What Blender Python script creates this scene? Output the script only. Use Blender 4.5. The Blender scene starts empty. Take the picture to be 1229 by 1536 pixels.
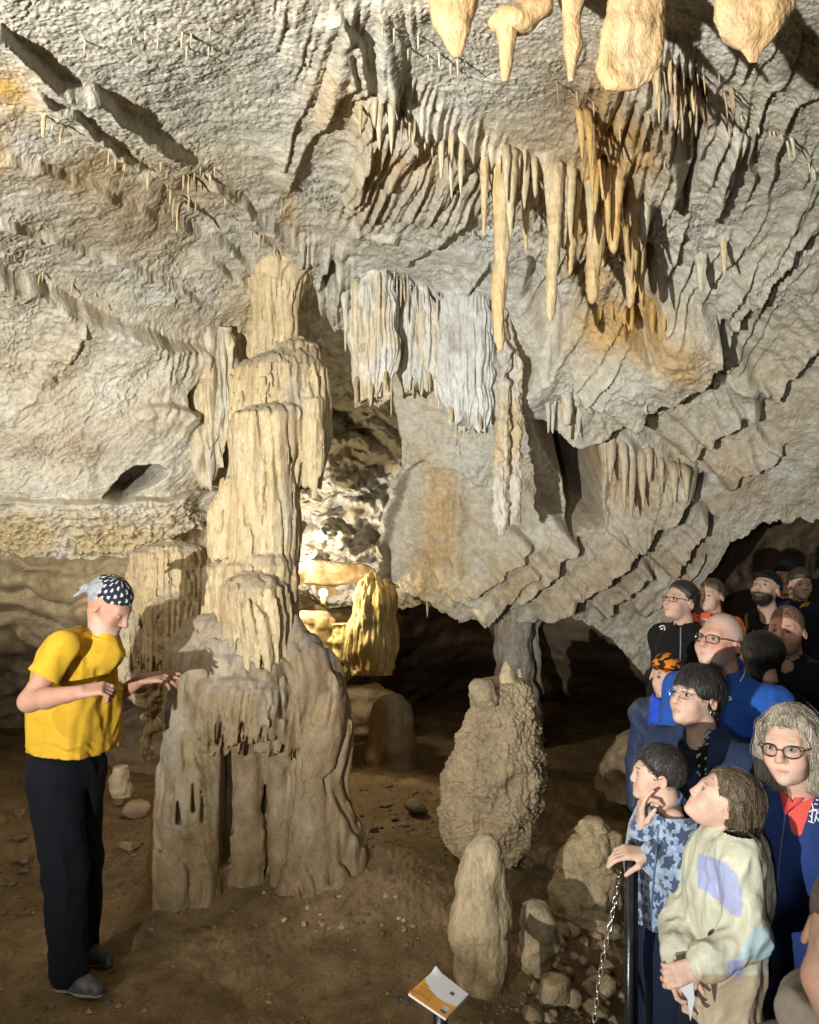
import bpy, math, random, time
import numpy as np
from mathutils import Vector, Matrix
T0 = time.time()
sc = bpy.context.scene
COL = sc.collection
rng = np.random.default_rng(7)
random.seed(7)

# ---------------------------------------------------------------- camera
F, CX, CY, CAMZ = 1230.0, 614.5, 768.0, 2.0
cam_d = bpy.data.cameras.new('camera')
cam = bpy.data.objects.new('camera', cam_d); COL.objects.link(cam)
cam.location = (0, 0, CAMZ); cam.rotation_euler = (math.radians(90), 0, 0)
cam_d.sensor_fit = 'VERTICAL'; cam_d.sensor_height = 24.0
cam_d.lens = 24.0 * F / 1536.0
cam_d.clip_start = 0.05; cam_d.clip_end = 200
cam_d.dof.use_dof = True; cam_d.dof.focus_distance = 4.4; cam_d.dof.aperture_fstop = 7.0
sc.camera = cam

# ---------------------------------------------------------------- world: a closed cave, nearly no light from outside
w = bpy.data.worlds.new('World'); sc.world = w; w.use_nodes = True
w.node_tree.nodes['Background'].inputs[0].default_value = (0.5, 0.55, 0.6, 1)
w.node_tree.nodes['Background'].inputs[1].default_value = 0.02

# ---------------------------------------------------------------- lamps of the place, and one added fill lamp
FLOOD = (-1.80, -0.95, 1.52)          # floodlight on a stand among the visitors, left of the photographer
WALLSPOT = (-2.75, 1.95, 2.62)       # small spot fixed high on the left wall, over the guide
NOOK = (-0.655, 6.15, 1.415)           # small warm lamp tucked behind the column
def spot(name, loc, target, power, color, size, blend, radius):
    l = bpy.data.lights.new(name, 'SPOT'); o = bpy.data.objects.new(name, l); COL.objects.link(o)
    l.energy = power; l.color = color; l.spot_size = math.radians(size); l.spot_blend = blend
    l.shadow_soft_size = radius; o.location = loc
    o.rotation_euler = (Vector(target) - Vector(loc)).to_track_quat('-Z', 'Y').to_euler()
    return o
flood_light = spot('floodlight_beam', FLOOD, (0.45, 4.9, 4.45), 2050, (1.0, 0.975, 0.90), 106, 1.0, 0.02)
wall_light = spot('wall_spot_beam', WALLSPOT, (-1.0, 4.5, 1.15), 130, (1.0, 0.86, 0.66), 80, 1.0, 0.03)
FILL_LAMP = (-0.65, -1.25, 2.15)      # added fill lamp behind the camera, brightens the visitors
fill_light = spot('fill_lamp_beam', FILL_LAMP, (1.55, 4.3, 1.45), 170, (0.97, 0.985, 1.0), 70, 1.0, 0.06)
nl = bpy.data.lights.new('nook_bulb_light', 'POINT'); nook_light = bpy.data.objects.new('nook_bulb_light', nl)
COL.objects.link(nook_light); nook_light.location = NOOK
nl.energy = 24; nl.color = (1.0, 0.78, 0.40); nl.shadow_soft_size = 0.04


ALCOVE = (-1.02, 6.35, 1.72)         # second lamp, wholly hidden behind the column, that lights the alcove
al = bpy.data.lights.new('alcove_lamp_light', 'POINT'); alcove_light = bpy.data.objects.new('alcove_lamp_light', al)
COL.objects.link(alcove_light); alcove_light.location = ALCOVE
al.energy = 60; al.color = (1.0, 0.88, 0.68); al.shadow_soft_size = 0.02

sc.view_settings.view_transform = 'Standard'; sc.view_settings.look = 'None'
sc.view_settings.exposure = 0.0; sc.view_settings.gamma = 1.0; sc.view_settings.use_curve_mapping = False
sc.render.engine = 'CYCLES'
sc.cycles.use_denoising = True
sc.cycles.max_bounces = 9; sc.cycles.diffuse_bounces = 7; sc.cycles.glossy_bounces = 3
sc.cycles.transmission_bounces = 6; sc.cycles.transparent_max_bounces = 8
sc.cycles.caustics_reflective = False; sc.cycles.caustics_refractive = False
sc.cycles.sample_clamp_indirect = 4.0

# ---------------------------------------------------------------- helpers
def P(px, py, Y):                      # photo pixel + distance -> world point
    return np.array([(px - CX) / F * Y, Y, CAMZ + (CY - py) / F * Y])

_perm = np.random.default_rng(3).permutation(256).astype(np.int32)
_perm = np.concatenate([_perm, _perm, _perm])
_g = np.random.default_rng(4).normal(size=(256, 3)); _g /= np.linalg.norm(_g, axis=1)[:, None]
_g = (_g * 1.5).astype(np.float32)
def perlin(x, y, z):
    x = np.asarray(x, np.float32); y = np.asarray(y, np.float32); z = np.asarray(z, np.float32)
    x, y, z = np.broadcast_arrays(x, y, z)
    xi = np.floor(x).astype(np.int32); yi = np.floor(y).astype(np.int32); zi = np.floor(z).astype(np.int32)
    xf = x - xi; yf = y - yi; zf = z - zi
    xi &= 255; yi &= 255; zi &= 255
    u = xf*xf*xf*(xf*(xf*6-15)+10); v = yf*yf*yf*(yf*(yf*6-15)+10); s = zf*zf*zf*(zf*(zf*6-15)+10)
    def gr(a, b, c):
        h = _perm[_perm[_perm[(xi+a) & 255] + ((yi+b) & 255)] + ((zi+c) & 255)]
        g = _g[h]
        return g[..., 0]*(xf-a) + g[..., 1]*(yf-b) + g[..., 2]*(zf-c)
    def lp(a, b, t): return a + t*(b-a)
    x00 = lp(gr(0,0,0), gr(1,0,0), u); x10 = lp(gr(0,1,0), gr(1,1,0), u)
    x01 = lp(gr(0,0,1), gr(1,0,1), u); x11 = lp(gr(0,1,1), gr(1,1,1), u)
    return lp(lp(x00, x10, v), lp(x01, x11, v), s)
def fbm(x, y, z, octv=3, gain=0.5):
    t = 0; a = 1.0; f = 1.0
    for i in range(octv):
        t = t + a*perlin(x*f + 17*i, y*f + 5*i, z*f + 9*i); a *= gain; f *= 2.03
    return t
def billow(x, y, z, octv=2, gain=0.5):
    t = 0; a = 1.0; f = 1.0
    for i in range(octv):
        t = t + a*np.abs(perlin(x*f + 13*i, y*f + 7*i, z*f + 3*i)); a *= gain; f *= 2.1
    return t
def sstep(a, b, x):
    t = np.clip((x-a)/(b-a), 0, 1); return t*t*(3-2*t)

def tag(o, label=None, cat=None, group=None, kind=None):
    if label: o['label'] = label
    if cat: o['category'] = cat
    if group: o['group'] = group
    if kind: o['kind'] = kind
    return o
def empty(name, loc=(0,0,0)):
    o = bpy.data.objects.new(name, None); o.empty_display_size = 0.1; o.location = loc; COL.objects.link(o); return o
def mesh_obj(name, V, faces, mat, parent=None, col=None, smooth=True, midx=None):
    """V (n,3) world points; faces (m,k) int array or list of arrays."""
    V = np.ascontiguousarray(V, np.float32)
    if parent is not None and tuple(parent.location) != (0, 0, 0):
        V = V - np.array(parent.location, np.float32)
    if parent is not None and parent.parent is not None:
        V = V - np.array(parent.parent.location, np.float32)
    fl = faces if isinstance(faces, list) else [faces]
    fl = [np.ascontiguousarray(f, np.int32) for f in fl if len(f)]
    me = bpy.data.meshes.new(name)
    me.vertices.add(len(V)); me.vertices.foreach_set('co', V.ravel())
    loops = np.concatenate([f.ravel() for f in fl])
    tot = np.concatenate([np.full(len(f), f.shape[1], np.int32) for f in fl])
    st = np.concatenate([[0], np.cumsum(tot)[:-1]]).astype(np.int32)
    me.loops.add(len(loops)); me.loops.foreach_set('vertex_index', loops)
    me.polygons.add(len(tot)); me.polygons.foreach_set('loop_start', st); me.polygons.foreach_set('loop_total', tot)
    me.polygons.foreach_set('use_smooth', np.full(len(tot), smooth, bool))
    mats = mat if isinstance(mat, (list, tuple)) else [mat]
    for m in mats: me.materials.append(m)
    if midx is not None: me.polygons.foreach_set('material_index', np.ascontiguousarray(midx, np.int32))
    me.update(calc_edges=True)
    if col is not None:
        c = np.ones((len(V), 4), np.float32); c[:, :3] = col
        a = me.color_attributes.new('Col', 'FLOAT_COLOR', 'POINT'); a.data.foreach_set('color', c.ravel())
    o = bpy.data.objects.new(name, me); COL.objects.link(o)
    if parent is not None: o.parent = parent
    return o
def grid_faces(nr, nc, wrap=False):
    i = np.arange(nr-1)[:, None]; j = np.arange(nc if wrap else nc-1)[None, :]
    j2 = (j+1) % nc
    a = i*nc + j; b = i*nc + j2; c = (i+1)*nc + j2; d = (i+1)*nc + j
    return np.stack([a, b, c, d], -1).reshape(-1, 4)
def grid_normals(Pg):
    du = np.gradient(Pg, axis=1); dv = np.gradient(Pg, axis=0)
    n = np.cross(du, dv); n /= (np.linalg.norm(n, axis=-1, keepdims=True) + 1e-9)
    return n
def tube(path, rad, nseg=8, cap=True):
    """polyline -> (V, faces list)"""
    path = np.asarray(path, float); n = len(path)
    rad = np.full(n, rad, float) if np.isscalar(rad) else np.asarray(rad, float)
    t = np.gradient(path, axis=0); t /= np.linalg.norm(t, axis=1)[:, None] + 1e-12
    up = np.array([0, 0, 1.0]); 
    if abs(t[0] @ up) > 0.9: up = np.array([1.0, 0, 0])
    V = []
    for i in range(n):
        a = np.cross(t[i], up); a /= np.linalg.norm(a) + 1e-12; b = np.cross(t[i], a); up = -np.cross(t[i], a) if False else up
        th = np.linspace(0, 2*np.pi, nseg, endpoint=False)
        V.append(path[i] + rad[i]*(np.cos(th)[:, None]*a + np.sin(th)[:, None]*b))
    V = np.concatenate(V); fs = [grid_faces(n, nseg, True)]
    if cap:
        V = np.concatenate([V, path[:1], path[-1:]])
        j = np.arange(nseg); j2 = (j+1) % nseg
        fs.append(np.stack([np.full(nseg, n*nseg), j2, j], 1))
        fs.append(np.stack([np.full(nseg, n*nseg+1), (n-1)*nseg + j, (n-1)*nseg + j2], 1))
    return V, fs
def merge(parts):
    Vs, q, tr, o = [], [], [], 0
    for V, fs in parts:
        fs = fs if isinstance(fs, list) else [fs]
        Vs.append(V)
        for f in fs: (q if f.shape[1] == 4 else tr).append(f + o)
        o += len(V)
    out = []
    if q: out.append(np.concatenate(q))
    if tr: out.append(np.concatenate(tr))
    return np.concatenate(Vs), out

# ---------------------------------------------------------------- materials
def new_mat(name):
    m = bpy.data.materials.new(name); m.use_nodes = True
    nt = m.node_tree; b = nt.nodes['Principled BSDF']
    return m, nt, b
def node(nt, t, **kw):
    n = nt.nodes.new(t)
    for k, v in kw.items(): setattr(n, k, v)
    return n
def rock_mat(name, s1=22, s2=90, s3=320, b1=0.35, b2=0.35, b3=0.25, rough=0.72, var=0.35, stretch=1.0, tint=(1,1,1), spec=0.3):
    m, nt, b = new_mat(name); L = nt.links.new
    at = node(nt, 'ShaderNodeAttribute'); at.attribute_name = 'Col'
    geo = node(nt, 'ShaderNodeNewGeometry')
    mp = node(nt, 'ShaderNodeMapping'); mp.inputs['Scale'].default_value = (1, 1, stretch)
    L(geo.outputs['Position'], mp.inputs['Vector'])
    def noise(scale, detail, rough_=0.55, dist=0.0):
        n = node(nt, 'ShaderNodeTexNoise'); n.inputs['Scale'].default_value = scale
        n.inputs['Detail'].default_value = detail; n.inputs['Roughness'].default_value = rough_
        n.inputs['Distortion'].default_value = dist
        L(mp.outputs[0], n.inputs['Vector']); return n
    n1 = noise(s1, 4, .6, .4); n2 = noise(s2, 3, .6, .3); n3 = noise(s3, 2)
    # colour variation
    r = node(nt, 'ShaderNodeMapRange'); r.inputs[1].default_value = .28; r.inputs[2].default_value = .74
    r.inputs[3].default_value = 1-var; r.inputs[4].default_value = 1+var*.6
    L(n1.outputs['Fac'], r.inputs[0])
    r2 = node(nt, 'ShaderNodeMapRange'); r2.inputs[1].default_value = .3; r2.inputs[2].default_value = .7
    r2.inputs[3].default_value = 1-var*.6; r2.inputs[4].default_value = 1+var*.35
    L(n2.outputs['Fac'], r2.inputs[0])
    mu = node(nt, 'ShaderNodeMath', operation='MULTIPLY'); L(r.outputs[0], mu.inputs[0]); L(r2.outputs[0], mu.inputs[1])
    vm = node(nt, 'ShaderNodeVectorMath', operation='SCALE'); L(at.outputs['Color'], vm.inputs[0]); L(mu.outputs[0], vm.inputs['Scale'])
    vt = node(nt, 'ShaderNodeVectorMath', operation='MULTIPLY'); L(vm.outputs[0], vt.inputs[0]); vt.inputs[1].default_value = tint
    L(vt.outputs[0], b.inputs['Base Color'])
    rr = node(nt, 'ShaderNodeMapRange'); rr.inputs[3].default_value = rough-.14; rr.inputs[4].default_value = rough+.14
    L(n1.outputs['Fac'], rr.inputs[0]); L(rr.outputs[0], b.inputs['Roughness'])
    b.inputs['Specular IOR Level'].default_value = spec
    prev = None
    for n, st, dist in ((n1, b1, .03), (n2, b2, .012), (n3, b3, .004)):
        bp = node(nt, 'ShaderNodeBump'); bp.inputs['Strength'].default_value = st; bp.inputs['Distance'].default_value = dist
        L(n.outputs['Fac'], bp.inputs['Height'])
        if prev: L(prev.outputs[0], bp.inputs['Normal'])
        prev = bp
    L(prev.outputs[0], b.inputs['Normal'])
    return m
def plain_mat(name, color, rough=0.6, metal=0.0, spec=0.4, bump=0.0, bscale=200, var=0.0, vscale=30, emit=None, estr=0):
    m, nt, b = new_mat(name); L = nt.links.new
    b.inputs['Base Color'].default_value = (*color, 1); b.inputs['Roughness'].default_value = rough
    b.inputs['Metallic'].default_value = metal; b.inputs['Specular IOR Level'].default_value = spec
    geo = node(nt, 'ShaderNodeTexCoord')
    if var:
        n = node(nt, 'ShaderNodeTexNoise'); n.inputs['Scale'].default_value = vscale; n.inputs['Detail'].default_value = 4
        L(geo.outputs['Object'], n.inputs['Vector'])
        r = node(nt, 'ShaderNodeMapRange'); r.inputs[1].default_value = .3; r.inputs[2].default_value = .7
        r.inputs[3].default_value = 1-var; r.inputs[4].default_value = 1+var
        L(n.outputs['Fac'], r.inputs[0])
        vm = node(nt, 'ShaderNodeVectorMath', operation='SCALE'); vm.inputs[0].default_value = color
        L(r.outputs[0], vm.inputs['Scale']); L(vm.outputs[0], b.inputs['Base Color'])
    if bump:
        n = node(nt, 'ShaderNodeTexNoise'); n.inputs['Scale'].default_value = bscale; n.inputs['Detail'].default_value = 3
        L(geo.outputs['Object'], n.inputs['Vector'])
        bp = node(nt, 'ShaderNodeBump'); bp.inputs['Strength'].default_value = bump; bp.inputs['Distance'].default_value = .004
        L(n.outputs['Fac'], bp.inputs['Height']); L(bp.outputs[0], b.inputs['Normal'])
    if emit:
        b.inputs['Emission Color'].default_value = (*emit, 1); b.inputs['Emission Strength'].default_value = estr
    return m

M_ROCK = rock_mat('limestone_rock', var=.30)
M_FLOW = rock_mat('flowstone', s1=34, s2=110, s3=380, b1=.30, b2=.35, b3=.3, var=.28, stretch=.45, rough=.58, spec=.45)
M_BASE = rock_mat('dusty_flowstone', s1=16, s2=90, s3=340, b1=.3, b2=.3, b3=.3, var=.3, stretch=.6, rough=.6, spec=.4)
M_LUMP = rock_mat('lumpy_flowstone', s1=35, s2=110, s3=300, b1=.5, b2=.5, b3=.3, var=.3, rough=.68)
M_DIRT = rock_mat('cave_dirt', s1=7, s2=60, s3=260, b1=.4, b2=.45, b3=.4, var=.4, rough=.82, spec=.25)
M_STONE = rock_mat('loose_stone', s1=14, s2=70, s3=300, b1=.5, b2=.5, b3=.3, var=.35, rough=.75)
# ================================================================ cave shell
GREY = np.array([.535, .515, .44]); TAN = np.array([.48, .375, .215]); BROWN = np.array([.30, .22, .14])
ORANGE = np.array([.56, .34, .10]); WHITE = np.array([.60, .60, .57]); DARK = np.array([.17, .15, .13])
CREAM = np.array([.56, .45, .27]); DUST = np.array([.30, .26, .21]); MUD = np.array([.150, .102, .048])

def tps(ctrl):
    c = np.array(ctrl, float); xy = c[:, :2]/1000; q = 1/c[:, 2]
    def U(r2): return .5*r2*np.log(r2 + 1e-12)
    n = len(c); K = U(((xy[:, None]-xy[None])**2).sum(-1)) + np.eye(n)*2e-3
    Pm = np.c_[np.ones(n), xy]; A = np.block([[K, Pm], [Pm.T, np.zeros((3, 3))]])
    s = np.linalg.solve(A, np.r_[q, 0, 0, 0])
    def ev(px, py):
        px = np.asarray(px, float)/1000; py = np.asarray(py, float)/1000
        r = s[n] + s[n+1]*px + s[n+2]*py
        for i in range(n): r = r + s[i]*U((px-xy[i, 0])**2 + (py-xy[i, 1])**2)
        return 1/np.clip(r, 1/14., 1/.5)
    return ev
CEIL = tps([(0,0,1.84),(300,0,1.95),(614,0,2.1),(900,0,2.0),(1229,0,1.9),
 (0,150,2.4),(300,150,2.7),(600,150,2.8),(900,150,2.75),(1229,150,2.5),
 (0,300,3.1),(300,300,3.6),(600,300,3.8),(900,300,3.7),(1229,300,3.5),
 (0,450,3.9),(200,450,4.3),(400,430,4.8),(600,450,4.95),(800,450,4.75),(950,450,4.5),(1100,450,4.6),(1229,450,4.5),
 (0,600,4.4),(200,600,4.7),(330,600,4.98),(500,600,5.7),(700,600,5.6),(850,600,5.3),(1000,600,5.35),(1229,600,5.2),
 (0,750,4.7),(200,750,4.85),(300,800,5.05),(500,750,6.2),(620,780,6.05),(700,750,5.95),(900,750,6.0),(1100,750,5.8),(1229,750,5.7),
 (600,900,6.2),(800,900,6.2),(1000,900,6.3),(1229,850,6.1),(0,850,4.75),
 (-600,0,1.75),(-600,600,3.7),(-600,850,4.2),(1800,0,1.8),(1800,600,4.3),(1800,850,5.0),(-700,-800,.9),(600,-800,1.0),(1900,-800,.92)])

LIP = np.array([(-3000,860),(-900,850),(0,826),(130,832),(235,828),(270,800),(300,782),(345,790),(440,850),(545,850),(575,862),(600,882),(640,905),(690,928),
 (740,934),(800,930),(850,926),(890,936),(915,958),(940,985),(965,1010),(995,985),(1030,925),(1060,870),(1095,815),(1150,782),(1229,778),(1400,800),(3000,850)], float)

def axis(a, b, lo, hi, step, grow=1.12):
    x = list(np.arange(a, b+step, step)); s = step
    while x[-1] < hi: s *= grow; x.append(x[-1]+s)
    s = step; pre = []
    v = a
    while v > lo: s *= grow; v -= s; pre.append(v)
    return np.array(pre[::-1] + x)
_xs = axis(-20, 1250, -1300, 2500, 1.75)
_ys = axis(-15, 640, -900, 640, 1.75)
_ys = _ys[_ys <= 640]
_t = np.linspace(0, 1, 170)[1:]
yb = np.interp(_xs, LIP[:, 0], LIP[:, 1]) + 7*perlin(_xs/23., 0*_xs, 0*_xs+.5) + 4*perlin(_xs/7., 0*_xs, 0*_xs+3.5)
PX = np.broadcast_to(_xs[None, :], (len(_ys)+len(_t), len(_xs))).copy()
PY = np.concatenate([np.broadcast_to(_ys[:, None], (len(_ys), len(_xs))), 640 + _t[:, None]*(yb[None, :]-640)], 0)

wx_, wy_ = PX/38., PY/38.
WX = PX + 8*perlin(wx_, wy_, 1.5+0*wx_) + 1.6*perlin(wx_*2.7, wy_*2.7, 4.5+0*wx_)
WY = PY + 8*perlin(wx_, wy_, 7.5+0*wx_) + 1.6*perlin(wx_*2.7, wy_*2.7, 9.5+0*wx_)
DSP = np.zeros(PX.shape, np.float32)       # metres towards the room

def near_idx(pts, m):
    p = np.array(pts, float)
    return np.nonzero((PX > p[:, 0].min()-m) & (PX < p[:, 0].max()+m) & (PY > p[:, 1].min()-m) & (PY < p[:, 1].max()+m))
def polyline(pts, x, y):
    p = np.array(pts, float); best = np.full(x.shape, 1e9); side = np.zeros(x.shape); tt = np.zeros(x.shape)
    L = np.r_[0, np.cumsum(np.hypot(*np.diff(p, axis=0).T))]
    for i in range(len(p)-1):
        d = p[i+1]-p[i]; l2 = d @ d; rx = x-p[i, 0]; ry = y-p[i, 1]
        u = np.clip((rx*d[0]+ry*d[1])/l2, 0, 1)
        dist = np.hypot(rx-u*d[0], ry-u*d[1]); m = dist < best
        best = np.where(m, dist, best); side = np.where(m, np.sign(d[0]*ry-d[1]*rx), side)
        tt = np.where(m, (L[i]+u*math.sqrt(l2))/L[-1], tt)
    return best, side, tt
def step(pts, h, sharp=5, decay=90, raised=1, fade=.12, trench=0, tw=8):
    """raised=+1: the side below a line drawn left to right stands out"""
    I = near_idx(pts, decay*2.6); d, s, t = polyline(pts, WX[I], WY[I])
    f = sstep(0, fade, t)*sstep(0, fade, 1-t)
    hh = h*f*(1+.5*perlin(t*9, 0*t, 0*t+h*50))
    DSP[I] += np.where(s*raised > 0, hh*np.exp(-d/decay), hh*(1-sstep(0, sharp, d)))
    if trench:
        dd = np.where(s*raised > 0, d*3, d); tj = tw*(.75+.6*np.abs(perlin(t*6, 0*t+3, 0*t)))
        DSP[I] -= trench*f*(1-sstep(tj*.55, tj, dd))
def ridge(pts, h, w, fade=.15, sharp=0.5):
    I = near_idx(pts, w*3); d, s, t = polyline(pts, WX[I], WY[I])
    f = sstep(0, fade, t)*sstep(0, fade, 1-t)
    dd = np.where(s < 0, d, d/sharp)     # steeper on one side
    DSP[I] += h*f*np.exp(-(dd/w)**2)
def pmask(poly, soft):
    p = np.array(poly, float); I = near_idx(poly, soft*2)
    x, y = WX[I], WY[I]; ins = np.zeros(x.shape, bool)
    for i in range(len(p)):
        a, b = p[i], p[(i+1) % len(p)]
        c = (a[1] > y) != (b[1] > y)
        ins ^= c & (x < (b[0]-a[0])*(y-a[1])/(b[1]-a[1]+1e-9)+a[0])
    d, _, _ = polyline(list(p)+[p[0]], x, y)
    return I, sstep(-soft, soft, np.where(ins, d, -d))
def hole(poly, depth, soft=4):
    I, m = pmask(poly, soft); DSP[I] -= depth*m
def bulge(px, py, rx, ry, h, rot=0):
    c, s = math.cos(rot), math.sin(rot)
    x, y = WX-px, WY-py
    DSP[:] += h*np.exp(-(((x*c+y*s)/rx)**2 + ((-x*s+y*c)/ry)**2))
def flutes(poly, lam, amp, slant=0., soft=25, curve=0., seed=0, saw=False, lenf=9, drop=.12):
    I, m = pmask(poly, soft)
    x, y = WX[I]*.4+PX[I]*.6, PY[I]
    yr = (y-np.mean([q[1] for q in poly]))
    u = (x + slant*yr + curve*yr*yr/100.)/lam
    if saw:
        u = u + 1.3*perlin(u/3., y/(lam*5), 0*u+seed)+.35*perlin(u*.9, y/(lam*1.6), 0*u+seed+5) ; fr = u-np.floor(u); k = np.floor(u)
        a = .5+.9*np.abs(np.sin(k*12.9898+seed)*43758.5 % 1)
        v = np.where(fr < 1-drop, fr/(1-drop), (1-fr)/drop)
        v = v**1.5*a*np.clip(.45+1.3*perlin(k*.37, y/(lam*2.6), 0*u+seed+3), 0, 1.4)
    else:
        v = billow(u, y/(lam*lenf), 0*u+seed, 2, .45)
    DSP[I] += amp*m*v

# ---- strata ridges on the left
step([(-500,-160),(-120,-10),(0,45),(76,108),(136,129),(182,166),(237,209),(288,235),(328,262)], .10, 6, 70)
step([(-500,-40),(-150,90),(0,150),(62,166),(180,232),(255,288),(380,345),(470,405)], -.09, 7, 60, raised=1)
step([(40,110),(110,150),(160,205),(215,250)], .05, 5, 40)
step([(300,250),(360,300),(440,360),(520,400),(560,440)], .05, 8, 50)
step([(285,376),(340,405),(400,428),(458,452)], .035, 4, 60)
step([(-400,260),(-120,370),(0,405),(80,434),(122,452),(175,476),(228,491),(281,517),(330,525)], .12, 6, 120)
step([(-200,455),(0,512),(35,520),(60,535),(85,560)], .04, 4, 60)
step([(120,450),(110,480),(95,520)], .03, 4, 40)
step([(-100,205),(60,250),(200,312),(330,368),(420,420)], .045, 6, 45)
step([(-100,300),(40,345),(150,385),(260,425),(330,470)], .04, 6, 45)
step([(120,20),(230,90),(330,150),(430,240),(500,330)], .035, 6, 55, raised=-1)
bulge(90, 620, 170, 110, .16); bulge(250, 640, 80, 90, .08); bulge(40, 720, 150, 40, .08)
step([(195,610),(215,600),(240,598),(285,615)], .07, 6, 45)
hole([(158,742),(172,722),(200,698),(232,694),(240,700),(222,718),(205,735),(185,744)], .40)
hole([(266,812),(270,795),(285,786),(294,800),(288,812)], .4); hole([(294,786),(318,784),(321,822),(300,820)], .3)
step([(-60,735),(60,742),(150,748),(260,745),(320,730),(340,700)], .10, 6, 55)
hole([(270,606),(274,585),(288,568),(291,590),(284,610)], .16); hole([(306,696),(315,650),(330,600),(346,560),(349,640),(345,700)], .55)
flutes([(280,520),(350,512),(350,660),(318,700),(286,640)], 22, .10, .10, 12, seed=2)
flutes([(190,470),(290,500),(285,560),(240,560)], 14, .04, .12, 10, seed=8)
flutes([(370,430),(470,445),(480,540),(350,540)], 20, .07, .0, 14, seed=4)
flutes([(0,560),(180,560),(200,640),(60,700),(0,690)], 21, .012, 1.3, 25, seed=21)
flutes([(170,620),(330,640),(320,760),(230,750)], 22, .02, .7, 25, seed=22)
# ---- upper middle
flutes([(560,120),(640,130),(760,215),(880,250),(880,320),(700,330),(600,330),(510,330)], 17, .095, .42, 22, seed=5)
flutes([(740,212),(890,246),(890,360),(800,340),(740,300)], 20, .10, .06, 12, seed=6)
step([(596,140),(640,160),(690,190),(738,213),(805,225),(850,240),(880,256),(930,262)], .09, 7, 60)
for pts, h in (([(520,60),(528,100),(500,128),(480,180),(440,225),(432,290)], .05), ([(560,135),(555,200),(540,260),(530,300)], .07),
               ([(470,120),(440,180),(420,240)], .03), ([(600,90),(590,170),(560,240),(540,310)], .06), ([(632,150),(610,215),(590,270)], .05)):
    step(pts, h, 5, 26, raised=-1 if False else 1)
flutes([(400,0),(560,0),(540,170),(480,160),(430,90)], 26, .05, .25, 25, seed=7)
step([(500,0),(540,60),(548,120),(520,140)], .07, 5, 40)
flutes([(560,0),(640,0),(600,130),(560,120)], 40, .11, -.1, 18, seed=9)
step([(600,396),(640,360),(666,333),(690,318),(710,296)], .07, 5, 60, raised=-1)
step([(680,458),(705,425),(722,405),(740,384)], .06, 5, 55, raised=-1)
step([(520,330),(560,345),(600,330)], .03, 4, 40)
# hole cluster by the drapery knot
hole([(484,430),(486,400),(494,384),(504,388),(503,410),(494,434)], .16); hole([(520,486),(540,455),(556,436),(552,462),(532,500)], .10)
flutes([(440,350),(520,370),(560,430),(540,500),(450,460)], 20, .10, .1, 20, seed=10)
# ---- right hanging mass: leaning flutes, stepped against the light
flutes([(880,80),(1240,60),(1260,330),(1100,560),(960,600),(830,560),(790,420),(860,260)], 34, .050, .55, 40, curve=.06, seed=11, saw=True)
flutes([(880,120),(1010,110),(990,260),(930,440),(860,440),(850,300)], 24, .10, .30, 25, seed=12)
flutes([(960,60),(1060,60),(1040,220),(970,220)], 14, .09, .0, 14, seed=13)
flutes([(1000,160),(1240,120),(1240,420),(1060,480)], 46, .035, .75, 40, seed=14, saw=True, curve=.1)
for pts, h in (([(1056,140),(1040,200),(1030,255),(1000,300)], .12), ([(1120,190),(1100,260),(1080,300),(1070,330)], .08),
               ([(1229,330),(1180,370),(1150,395),(1120,430),(1085,468),(1075,500)], .10), ([(980,280),(960,340),(970,400)], .14)):
    step(pts, h, 6, 45, raised=1)
hole([(945,480),(950,400),(962,350),(978,380),(982,440),(968,500)], .22, 8)
hole([(1020,210),(1030,150),(1050,120),(1062,160),(1045,230),(1030,300)], .16, 8)
hole([(790,440),(800,380),(830,420),(850,500),(830,520)], .08, 8)
bulge(900, 540, 110, 45, .07); bulge(800, 500, 60, 40, .08); bulge(1000, 480, 40, 40, .10)
# overhang edge with dark slot behind it
step([(770,560),(800,585),(850,625),(905,625),(935,598),(955,571),(990,550),(1020,535),(1036,520),(1058,487),(1075,440)], .22, 8, 120, raised=-1, fade=.06, trench=.16, tw=22)
step([(1160,602),(1182,557),(1205,530),(1229,502),(1290,440)], .14, 5, 90, raised=-1, trench=.10, tw=12)
step([(1028,688),(1050,662),(1072,637),(1100,622),(1127,608),(1150,600)], .13, 5, 80, raised=-1, trench=.12, tw=14)
step([(1090,733),(1110,712),(1131,699),(1155,688),(1175,663)], .10, 5, 70, raised=-1, trench=.08, tw=9)
step([(905,632),(955,668),(1000,695),(1044,712)], .06, 7, 50, raised=1)
flutes([(895,640),(1050,705),(1030,760),(960,800),(880,780)], 26, .07, .22, 16, seed=15)
step([(1030,545),(1080,548),(1140,562),(1160,575)], .05, 6, 40, raised=1)
# ---- slanted slabs, lower right, with open cracks
for pts, h, tr, tw in (([(715,935),(745,908),(780,885),(812,850),(840,815),(868,790)], .13, .16, 15),
                       ([(800,935),(850,896),(890,868),(937,827),(960,800),(985,780),(1014,752),(1034,730),(1054,708)], .18, .24, 26),
                       ([(905,925),(926,900),(955,872),(981,856)], .10, .16, 16),
                       ([(1004,858),(1020,835),(1032,816),(1050,790),(1069,767)], .14, .22, 20),
                       ([(965,930),(1000,890),(1030,868),(1060,830)], .06, .05, 8),
                       ([(700,890),(745,860),(780,822),(800,800)], .06, .06, 8)):
    step(pts, h, 6, 75, raised=-1, trench=tr, tw=tw, fade=.08)
flutes([(640,860),(1050,760),(1000,950),(700,940)], 42, .035, .9, 30, seed=16)
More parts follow.
